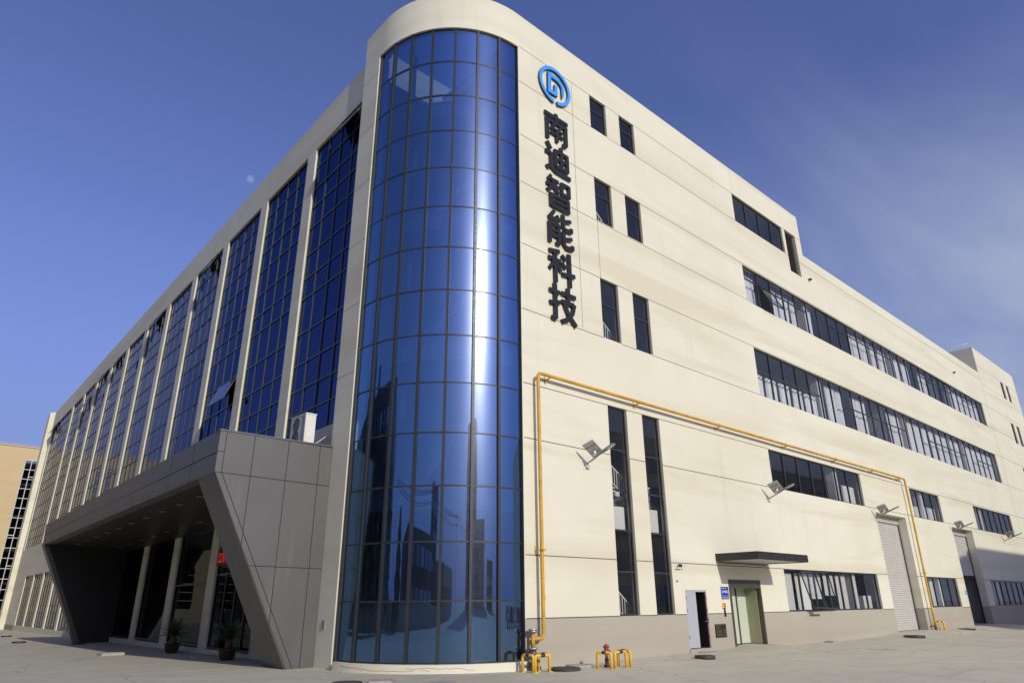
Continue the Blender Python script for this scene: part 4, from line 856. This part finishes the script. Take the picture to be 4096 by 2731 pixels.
# ------------------------------------------------------------------ small wall fittings
SG = empty('workshop_sign', P(32.54, 0, 0.15), 'blue workshop sign with white writing on the wall left of the lift door', 'sign')
b_ = MB(); b_.box(32.2, 32.88, -0.025, -0.003, 0.315, 0.73); b_.box(32.2, 32.88, -0.025, -0.003, 0.15, 0.30); b_.build('sign_board', [M['signblue']], SG)
b_ = MB(); b_.box(32.2, 32.88, -0.02, -0.004, 0.30, 0.315); b_.box(32.24, 32.29, -0.029, -0.026, 0.64, 0.69); b_.build('sign_rule', [M['signwhite']], SG)
def onwall(x, y, z, o): return P(x, y, z)-WORLD[o.name]
text_mesh('sign_lettering', '生产车间二', 0.125, M['signwhite'], SG, onwall(32.23, -0.028, 0.44, SG), offset=0.003, width=0.51)
text_mesh('sign_lettering', 'Production shop Two', 0.07, M['signwhite'], SG, onwall(32.23, -0.028, 0.195, SG), offset=0.001, width=0.5)
text_mesh('sign_lettering', '南迪智能科技', 0.04, M['signwhite'], SG, onwall(32.31, -0.028, 0.645, SG), width=0.3)
NO = empty('safety_notice', P(32.33, 0, -0.27), 'small yellow notice with red panels and a black torch baton below it', 'notice')
b_ = MB(); b_.box(32.18, 32.48, -0.03, -0.003, -0.26, -0.03); b_.build('notice_board', [M['signyellow']], NO)
b_ = MB(); b_.box(32.30, 32.45, -0.034, -0.031, -0.125, -0.055); b_.box(32.30, 32.45, -0.034, -0.031, -0.22, -0.15); b_.box(32.18, 32.48, -0.034, -0.004, -0.28, -0.262); b_.build('red_panel', [M['signred']], NO)
b_ = MB(); b_.tube([(32.31, -0.05, -0.28), (32.33, -0.05, -0.52), (32.33, -0.05, -0.52), (32.335, -0.05, -0.66)], [0.035, 0.035, 0.045, 0.045], 10); b_.build('baton', [M['black']], NO)
PQ = empty('wall_plaque', P(31.8, 0, -1.6), 'black plaque with rows of gold lettering low on the grey plinth', 'plaque')
b_ = MB(); b_.box(31.32, 32.28, -0.03, -0.003, -1.6, -1.0); b_.build('plaque_board', [M['black']], PQ)
b_ = MB(); random.seed(3)
for r in range(8):
    z = -1.055-r*0.066
    segs = [(31.38, 31.95 if r == 0 else 31.75)] if r < 3 else [(31.38, 31.9), (32.0, 32.24)]
    for a, b in segs:
        x = a
        while x < b-0.02:
            for q_ in range(2): b_.box(x+random.uniform(0, .008), x+0.022, -0.033, -0.031, z-0.014+q_*0.016, z-0.006+q_*0.016)
            b_.box(x+0.008, x+0.014, -0.034, -0.032, z-0.016, z+0.014); x += 0.034
b_.build('gold_lettering', [M['gold']], PQ); random.seed(11)
SC = empty('security_camera', P(28.68, 0, 1.68), 'small white security camera on the wall right of the narrow windows', 'security camera')
b_ = MB(); b_.box(28.58, 28.78, -0.14, 0, 1.50, 1.56); b_.tube([(28.68, 0, 1.62), (28.68, -0.14, 1.62)], 0.02, 8); b_.tube([(28.45, -0.1, 1.52), (28.85, -0.1, 1.52)], 0.03, 8); b_.build('mount', [M['signwhite']], SC)
b_ = MB(); b_.tube([(28.66, -0.1, 1.66), (28.62, -0.26, 1.64)], 0.06, 12); b_.build('camera_body', [M['black']], SC)
b_ = MB(); b_.bar((28.85, -0.08, 1.66), (28.98, -0.3, 1.64), 0.1, 0.1); b_.tube([(28.86, 0, 1.6), (28.86, -0.1, 1.62)], 0.02, 6); b_.build('floodlight', [M['signwhite']], SC)
b_ = MB(); b_.tube([(28.52, 0, 0.95), (28.52, -0.05, 0.95)], 0.05, 12); tag(b_.build('wall_bell', [M['steel']], None, P(28.52, 0, 0.95)), 'tiny grey round wall fitting below the security camera', 'wall fitting')
b_ = MB(); b_.box(70.35, 70.75, -0.03, 0, 0.45, 0.8); b_.box(70.4, 70.7, -0.034, -0.031, 0.6, 0.65, 1); tag(b_.build('small_sign', [plain('pale_blue_sign', (0.10, 0.34, 0.55), 0.5), M['signwhite']], None, P(70.5, 0, 0.6)), 'small pale blue sign on the shaded wall left of the open shutter', 'sign')
b_ = MB(); b_.box(41.3, 42.6, -0.28, -0.003, -0.68, -0.56); tag(b_.build('window_ledge', [M['plinth']], None, P(41.9, 0, -0.6)), 'short concrete ledge on the plinth under the open window sash', 'ledge')

# solar street lamps on the wall
def solar_lamp():
    r = empty('solar_lamp', (0, 0, 0), 'x', 'wall lamp', 'solar wall lamps along the cream wall'); U = S
    m = MB(True); m.box(-.06*U, .06*U, -.03*U, -.002, -.17*U, .14*U); m.build('wall_plate', [M['signwhite']], r)
    m = MB(True); m.tube([(0, -.02*U, -.02*U), (0, -.6*U, .2*U), (0, -1.28*U, .49*U)], .035*U, 10); m.build('arm', [M['lampgrey']], r)
    c = Vector((-.16, -.72, .58)); e1 = Vector((0, -.62, .16)); e2 = Vector((.74, 0, -.46)); n = e2.cross(e1).normalized(); n = n if n.z > 0 else -n
    def cor(k, off): return [tuple((c+e1*a*k+e2*b*k+n*off)*U) for a, b in ((-.5, -.5), (.5, -.5), (.5, .5), (-.5, .5))]
    m = MB(True); m.hexa(cor(1, 0), cor(1, .035)); pn = m.build('solar_panel', [M['solar_back']], r)
    m = MB(True); m.hexa(cor(.93, .036), cor(.93, .042)); m.build('cell_face', [M['solar']], pn)
    m = MB(True)
    for t in (-.2, .2): m.bar(tuple((c+e1*(-.42)+e2*t-n*.03)*U), tuple((c+e1*.42+e2*t-n*.03)*U), .05*U, .04*U)
    m.bar(tuple(Vector((0, -.75, .27))*U), tuple((c-n*.03)*U), .05*U, .05*U); m.build('panel_bracket', [M['lampgrey']], r)
    m = MB(True); m.tube([tuple(Vector((-.05, -.7, .33))*U), tuple(Vector((-.12, -.78, .5))*U)], .06*U, 10); m.build('battery_tube', [M['signwhite']], r)
    m = MB(True); m.hexa([tuple(Vector(p)*U) for p in ((-.10, -1.15, .41), (.10, -1.15, .41), (.13, -1.75, .63), (-.13, -1.75, .63))], [tuple(Vector(p)*U) for p in ((-.07, -1.15, .49), (.07, -1.15, .49), (.11, -1.75, .69), (-.11, -1.75, .69))]); hd = m.build('lamp_head', [M['lampgrey']], r)
    m = MB(True); m.hexa([tuple(Vector(p)*U) for p in ((-.08, -1.4, .492-.0), (.08, -1.4, .492), (.10, -1.7, .60), (-.10, -1.7, .60))], [tuple(Vector(p)*U) for p in ((-.08, -1.4, .505), (.08, -1.4, .505), (.10, -1.7, .612), (-.10, -1.7, .612))]); m.build('lens', [M['signwhite']], hd)
    return r
lamp = solar_lamp()
for i, (x, z, lb) in enumerate(((22.34, 5.66, 'solar wall lamp nearest the glass tower, left of the narrow stair windows'), (38.22, 5.62, 'solar wall lamp at the lower left corner of the first long upper window'), (53.81, 5.64, 'solar wall lamp above the left edge of the closed roller shutter'),
                                (70.65, 5.66, 'solar wall lamp above the left edge of the half open shutter'), (86.39, 5.7, 'solar wall lamp furthest along the wall at the right edge'))):
    o = lamp if i == 0 else copy_tree(lamp)
    o.location = P(x, 0, z); o['label'] = lb

# outdoor air conditioner on the canopy roof
AC = empty('air_conditioner', P(12.7, 7.7, 6.39), 'white two-fan outdoor air conditioner unit standing on the grey canopy roof', 'air conditioner')
b_ = MB(); b_.box(12.46, 12.93, 7.0, 8.38, 6.42, 7.74); b_.box(12.44, 12.95, 6.98, 8.40, 7.70, 7.76); b_.build('casing', [M['acwhite']], AC)
for z in (7.36, 6.8):
    b_ = MB(); yc_ = 7.85
    for r0 in (0.08, 0.16, 0.24, 0.31): b_.tube([(12.445, yc_+r0*math.cos(a*math.pi/10), z+r0*.95*math.sin(a*math.pi/10)) for a in range(21)], 0.008, 5)
    for a in range(12): b_.bar((12.445, yc_, z), (12.445, yc_+.31*math.cos(a*.5236), z+.3*math.sin(a*.5236)), 0.012, 0.012)
    gr = b_.build('fan_grille', [M['acgrey']], AC)
    b_ = MB(); b_.face([(12.452, yc_+.33*math.cos(a*math.pi/12), z+.31*math.sin(a*math.pi/12)) for a in range(24)]); b_.build('fan_opening', [M['blackband']], gr)
b_ = MB(); b_.box(12.60, 12.72, 6.993, 6.999, 6.75, 6.9); b_.build('rating_label', [M['signwhite']], AC)
b_ = MB(); b_.box(12.452, 12.459, 7.05, 7.35, 6.45, 7.65); b_.build('service_panel', [plain('ac_panel_grey', (0.28, 0.30, 0.34), 0.5)], AC)
b_ = MB(); b_.tube([(12.93, 7.6, 6.62), (13.3, 7.65, 6.6), (13.9, 7.7, 7.1)], 0.025, 6); b_.build('pipe', [M['slab']], AC)

# potted sago palms under the canopy
def palm():
    r = empty('potted_palm', (0, 0, 0), 'x', 'potted plant', 'potted sago palms by the entrance')
    m = MB(True); m.lathe((0, 0, 0), [(.20, 0), (.26, .08), (.30, .22), (.31, .34), (.34, .38), (.33, .41), (.28, .41)], 22); pt_ = m.build('pot', [M['pot']], r)
    m = MB(True); m.lathe((0, 0, .36), [(.28, 0), (.28, .025)], 18); m.build('soil', [M['soil']], pt_)
    m = MB(True); m.tube([(0, 0, .37), (.01, 0, .5), (0, .01, .72)], [.13, .14, .11], 12); m.build('trunk', [M['bark']], r)
    m = MB(True)
    for k in range(34):
        a = k*2.4; el = R_(12+64*(k/34)); L_ = random.uniform(.75, 1.0); d = Vector((math.cos(a), math.sin(a), 0)); pts = []
        for t in range(9):
            u = t/8; pts.append(Vector((0, 0, .7))+d*(L_*u*math.cos(el))+Vector((0, 0, L_*(u*math.sin(el)-.40*u*u*math.cos(el)))))
        m.tube([tuple(p) for p in pts], [.012*(1-.08*i) for i in range(9)], 5)
        sd = d.cross(Vector((0, 0, 1)))
        for t in range(2, 17):
            u = t/17; i = min(7, int(u*8)); p = pts[i].lerp(pts[i+1], u*8-i); tt = (pts[i+1]-pts[i]).normalized(); ll = .17*(1-.6*abs(u-.45))
            for s_ in (-1, 1):
                tip = p+sd*s_*ll+tt*ll*.55+Vector((0, 0, .03)); wv_ = tt*.012
                m.face([tuple(p-wv_), tuple(p+wv_), tuple(tip)])
    m.build('frond', [M['palm']], r); return r
pa = palm(); pa.location = P(13.1, 21.8, zg(13.1, 21.8)); pa['label'] = 'potted sago palm in front of the lobby windows, left of the entrance doors'
pb = copy_tree(pa); pb.location = P(12.95, 13.6, zg(13, 13.6)); pb.rotation_euler = (0, 0, 1.1); pb['label'] = 'potted sago palm before the entrance doors behind the slanting near leg'

# pale bits of litter on the yard
for k, (x, y) in enumerate(((12.6, 17.2), (10.5, 24.5))):
    m = MB(True); m.prism([(-.05, -.02, .002), (.05, -.03, .002), (.06, .02, .03), (-.03, .04, .02)], (0, 0, .012)); o = m.build('scrap', [M['bark'] if k else M['signwhite']]); o.location = P(x, y, zg(x, y)); tag(o, ['crumpled pale scrap on the yard before the canopy shadow', 'small brown leaf scrap on the yard left of the oblong cover'][k], 'litter')

# ------------------------------------------------------------------ tan building beyond the far end
TB = empty('tan_building', P(5, 125, -2.9), 'tan tiled building with a tall strip of white framed windows behind the far end', 'building')
ty = 125.0
b_ = MB(); b_.box(-45, 34, ty, ty+30, -3.4, 26.35); b_.box(-45.2, 34.2, ty-.15, ty+.4, 26.3, 26.5); b_.box(-45, 34, ty-.06, ty+.05, -3.4, -0.9, 1); b_.build('wall', [M['sandstone'], M['plinth']], TB)
sx0, cw, nz_ = 16.05, 0.92, 15; sz0, sz1 = -0.5, 24.1
for c in range(4):
    gm, fm = MB(), MB(); x0 = sx0+c*cw
    for r in range(nz_):
        z0 = sz0+(sz1-sz0)*r/nz_; z1 = sz0+(sz1-sz0)*(r+1)/nz_
        gm.face([(x0, ty-.1, z0), (x0+cw, ty-.1, z0), (x0+cw, ty-.1, z1), (x0, ty-.1, z1)]); fm.box(x0, x0+cw, ty-.2, ty-.05, z0-.05, z0+.05)
        if (r*7+c*3) % 9 == 4: fm.box(x0+.06, x0+cw-.06, ty-.22, ty-.12, z0+.35, z0+.48)
    fm.box(x0-.05, x0+.05, ty-.21, ty-.04, sz0, sz1); fm.box(x0, x0+cw, ty-.2, ty-.05, sz1-.07, sz1+.07)
    f_ = fm.build('window_strip', [M['white_frame']], TB); gm.build('pane', [M['far_glass']], f_)
for wx in (-38, -30, -22, -14, -6, 2):
    fm, gm = MB(), MB()
    fm.box(wx, wx+3.4, ty-.2, ty-.05, -0.6, -0.45); fm.box(wx, wx+.12, ty-.2, ty-.05, -0.5, 24); fm.box(wx+3.3, wx+3.42, ty-.2, ty-.05, -0.5, 24)
    for r in range(16): fm.box(wx, wx+3.4, ty-.19, ty-.06, 1+r*1.5, 1.12+r*1.5)
    gm.face([(wx, ty-.1, -.5), (wx+3.4, ty-.1, -.5), (wx+3.4, ty-.1, 24), (wx, ty-.1, 24)]); f_ = fm.build('window_strip', [M['white_frame']], TB); gm.build('pane', [M['far_glass']], f_)
b_ = MB()
for k in range(40):
    x = -44+k*1.95; b_.box(x-.03, x+.03, ty+.1, ty+.16, 26.5, 26.85)
b_.box(-45, 34, ty+.1, ty+.15, 26.8, 26.85); b_.build('roof_rail', [M['lampgrey']], TB)

# ------------------------------------------------------------------ neighbours across the yard, one of them added to block low western light (seen in the glass; they cast the shade at the far right)
def neighbour(name, x0, x1, y0, y1, z1, mat, label, rows_=4, cols=8, face='+y', corner=0.0):
    e = empty(name, P((x0+x1)/2, (y0+y1)/2, -2.25), label, 'building'); b = MB()
    poly = [(x0, y0), (x1, y0), (x1, y1)]
    if corner: poly += [(x0+corner+corner*math.cos(R_(a)), y1-corner+corner*math.sin(R_(a))) for a in range(90, 181, 6)]
    else: poly += [(x0, y1)]
    b.hexa([(*p, -2.6) for p in poly], [(*p, z1) for p in poly]); b.box(x0+corner, x1+.1, y1-.3, y1+.12, z1-.02, z1+.35); b.build('wall', [mat], e)
    for r in range(rows_):
        za_ = -1+(z1+.0)*(r+.15)/rows_; zb_ = za_+z1/rows_*.5; f, g_ = MB(), MB()
        for c in range(cols):
            if face == '+y':
                xa = x0+corner+(x1-x0-corner)*(c+.15)/cols; xb = xa+(x1-x0-corner)/cols*.7
                f.box(xa-.1, xb+.1, y1, y1+.1, za_-.1, za_); f.box(xa-.1, xb+.1, y1, y1+.1, zb_, zb_+.1); f.box((xa+xb)/2-.05, (xa+xb)/2+.05, y1, y1+.1, za_, zb_)
                g_.face([(xa, y1+.03, za_), (xb, y1+.03, za_), (xb, y1+.03, zb_), (xa, y1+.03, zb_)])
            else:
                ya = y0+(y1-y0)*(c+.15)/cols; yb = ya+(y1-y0)/cols*.7
                f.box(x1, x1+.1, ya-.1, yb+.1, za_-.1, za_); f.box(x1, x1+.1, ya-.1, yb+.1, zb_, zb_+.1); f.box(x1, x1+.1, (ya+yb)/2-.05, (ya+yb)/2+.05, za_, zb_)
                g_.face([(x1+.03, ya, za_), (x1+.03, yb, za_), (x1+.03, yb, zb_), (x1+.03, ya, zb_)])
        w_ = f.build('window_row', [M['frame']], e); g_.build('pane', [M['far_glass']], w_)
    return e
neighbour('opposite_factory', 65.2, 150, -75, -40, 22.4, M['cream'], 'cream factory with a rounded corner across the yard', 5, 12, '+y', 5.0)
neighbour('grey_workshop', -60, -32, -40, -12, 8.0, M['darkgrey'], 'lower grey flat-roofed workshop behind the camera to the left', 2, 5, '+x')
neighbour('stair_block', -44, -38, -52, -44, 16, M['darkgrey'], 'slim dark stair block rising behind the lower workshop', 4, 2, '+x')
neighbour('store_building', -58, -34, -80, -56, 5.5, M['sandstone'], 'low tan store building behind the camera to the left', 1, 6, '+x')
neighbour('west_light_blocker', -70, -27, 8, 112, 22, M['darkgrey'], 'long dark grey block added along the left side of the yard to cut low light', 4, 14, '+x')  # unseen block, added and made tall to darken the recess under the entrance canopy
neighbour('slab_block', -24, -10, -150, -128, 40, M['darkgrey'], 'tall grey slab block far behind the camera', 9, 4, '+y')
neighbour('low_office', -6, 16, -120, -95, 14, M['sandstone'], 'low tan office block behind the camera', 4, 6, '+y')
neighbour('gate_house', 22, 34, -110, -100, 7, M['darkgrey'], 'small grey gate house at the end of the yard behind the camera', 2, 3, '+y')
def tree(x, y, h, r, label, seed):
    rnd = random.Random(seed); e = empty('conifer_tree', P(x, y, zg(x, y)), label, 'tree', 'dark trees along the left side of the yard'); zb = zg(x, y)
    t = MB(); t.tube([(x, y, zb-.2), (x+.1, y, zb+h*.4), (x, y+.1, zb+h*.9)], [.28, .2, .05], 8)
    for k in range(10):
        a = rnd.uniform(0, 6.28); zz = zb+h*rnd.uniform(.25, .85); rr = r*(1-(zz-zb)/h)*.8; t.tube([(x, y, zz), (x+rr*math.cos(a), y+rr*math.sin(a), zz+.4)], [.06, .015], 5)
    t.build('trunk', [M['bark']], e); c = MB()
    for k in range(2600):
        u = rnd.random()**.8; zz = zb+h*(.1+.9*u); rr = r*(1-u)**.7*(.35+.65*rnd.random()**.5)*(.75+.25*math.sin(zz*3+x)); a = rnd.uniform(0, 6.28)
        p = Vector((x+rr*math.cos(a), y+rr*math.sin(a), zz)); s_ = rnd.uniform(.35, .8); q = [p+Vector((rnd.uniform(-1, 1), rnd.uniform(-1, 1), rnd.uniform(-1, 1)))*s_ for _ in range(3)]
        c.face([tuple(v) for v in q])
    c.build('crown', [M['leaf']], e)
TL_ = ['tallest dark conifer, nearest the canopy side of the yard', 'second dark conifer along the left of the yard', 'third dark conifer along the left of the yard', 'fourth dark conifer along the left of the yard', 'fifth dark conifer along the left of the yard', 'short dark conifer left of the yard', 'dark conifer nearest the grey workshop']
for k, (x, y, h, r) in enumerate(((-13, 24, 24, 3.6), (-14.5, 29, 21, 3.4), (-13.5, 19, 22, 3.6), (-15, 14, 18, 3.4), (-16, 34, 20, 3.6), (-19, 7, 14, 3.0), (-22, -2, 10, 3.0))):
    tree(x, y, h, r, TL_[k], 40+k)
PLS = [(-17, 2), (-15, -22), (-10, -48), (2, -72), (18, -95)]
for k, (x, y) in enumerate(PLS):
    e = empty('utility_pole', P(x, y, -2.25), ['concrete utility pole nearest the conifers', 'second concrete utility pole from the conifers', 'middle concrete utility pole behind the camera', 'fourth concrete utility pole, beside the low office', 'furthest concrete utility pole by the gate house'][k], 'utility pole', 'utility poles behind the camera')
    m = MB(); m.tube([(x, y, -2.4), (x, y, 10.5)], [.2, .12], 8); m.build('post', [M['plinth']], e)
    m = MB(); m.box(x-1.3, x+1.3, y-.07, y+.07, 9.6, 9.75); m.box(x-1.0, x+1.0, y-.07, y+.07, 8.7, 8.82); m.build('crossarm', [M['frame']], e)
    if k:
        for off, zz in ((-1.2, 9.8), (0, 9.8), (1.2, 9.8), (-.9, 8.9), (.9, 8.9)):
            x0, y0 = PLS[k-1]; m = MB(); m.tube([(x0+off+(x-x0)*t/10, y0+(y-y0)*t/10, zz-1.6*(1-(2*t/10-1)**2)*.5) for t in range(11)], .03, 5); m.build('cable', [M['black']], e)
WL = MB(); WL.box(-25.2, -24.8, -60, 110, -3.4, 0.2); WL.box(-25.4, -24.6, -60, 110, 0.2, 0.35); tag(WL.build('boundary_wall', [M['plinth']], None, P(-25, 25, -2.25)), 'low grey boundary wall along the left of the yard', 'wall')
def car():
    r = empty('parked_car', (0, 0, 0), 'x', 'car', 'cars parked in front of the opposite factory'); prof = [(-2.2, .35), (-2.25, .75), (-1.9, .95), (-1.2, 1.0), (-.6, 1.45), (.9, 1.48), (1.6, 1.05), (2.15, .95), (2.25, .6), (2.2, .35)]
    m = MB(True); m.hexa([(x, -.85, z) for x, z in prof], [(x, .85, z) for x, z in prof]); m.build('body', [M['carsilver']], r)
    m = MB(True); m.hexa([(-1.1, -.86, 1.02), (-.58, -.86, 1.38), (.85, -.86, 1.40), (1.4, -.86, 1.05)], [(-1.1, .86, 1.02), (-.58, .86, 1.38), (.85, .86, 1.40), (1.4, .86, 1.05)]); m.build('side_glass', [M['black']], r)
    for x in (-1.4, 1.4):
        for y in (-.8, .8): m = MB(True); m.tube([(x, y-.1, .32), (x, y+.1, .32)], .32, 16); m.build('wheel', [M['tyre']], r)
    for y in (-.6, .6): m = MB(True); m.box(2.2, 2.26, y-.18, y+.18, .62, .74); m.build('headlight', [M['signwhite']], r)
    return r
c0 = car(); bodies = [M['carsilver'], M['carblack'], M['carwhite'], M['carred'], M['carsilver'], M['carwhite'], M['carblack']]
cn_ = ['silver', 'black', 'white', 'red', 'silver', 'white', 'black']
for k in range(7):
    o = c0 if k == 0 else copy_tree(c0)
    o.location = P(34+k*4.2, -37, -2.25); o.rotation_euler = (0, 0, R_(90+random.uniform(-3, 3)))
    o['label'] = ['silver car at the near end of the parked row', 'black car second from the near end of the parked row', 'white car third from the near end of the parked row', 'red car in the middle of the parked row', 'silver car between the red and a white car', 'white car second from the far end of the parked row', 'black car at the far end of the parked row'][k]
    if k:
        b = [c for c in o.children if c.name.startswith('body')][0]; b.data = b.data.copy(); b.data.materials[0] = bodies[k]

# ------------------------------------------------------------------ the day moon
mm = MB(True); R0 = 8.8; mm.lathe((0, 0, 0), [(max(.01, R0*math.sin(math.pi*k/24)), -R0*math.cos(math.pi*k/24)) for k in range(25)], 40)
mo, nt, b, o = newmat('moon_face'); nt.nodes.remove(b)
d = N(nt, 'ShaderNodeBsdfDiffuse'); v = coords(nt); nt.links.new(mixc(nt, rng(nt, noi(nt, v, 0.13, 4), 0.35, 0.65, 0, 1), (0.03, 0.03, 0.028), (0.10, 0.10, 0.09)), d.inputs['Color'])
t = N(nt, 'ShaderNodeBsdfTransparent'); a = N(nt, 'ShaderNodeAddShader'); nt.links.new(d.outputs[0], a.inputs[0]); nt.links.new(t.outputs[0], a.inputs[1]); nt.links.new(a.outputs[0], o.inputs[0])
moon = mm.build('moon', [mo]); moon.location = P(0, -20, 0)+Vector((0.253, 0.79, 0.524)).normalized()*1800
tag(moon, 'pale half-lit day moon in the blue sky above the left facade', 'moon')
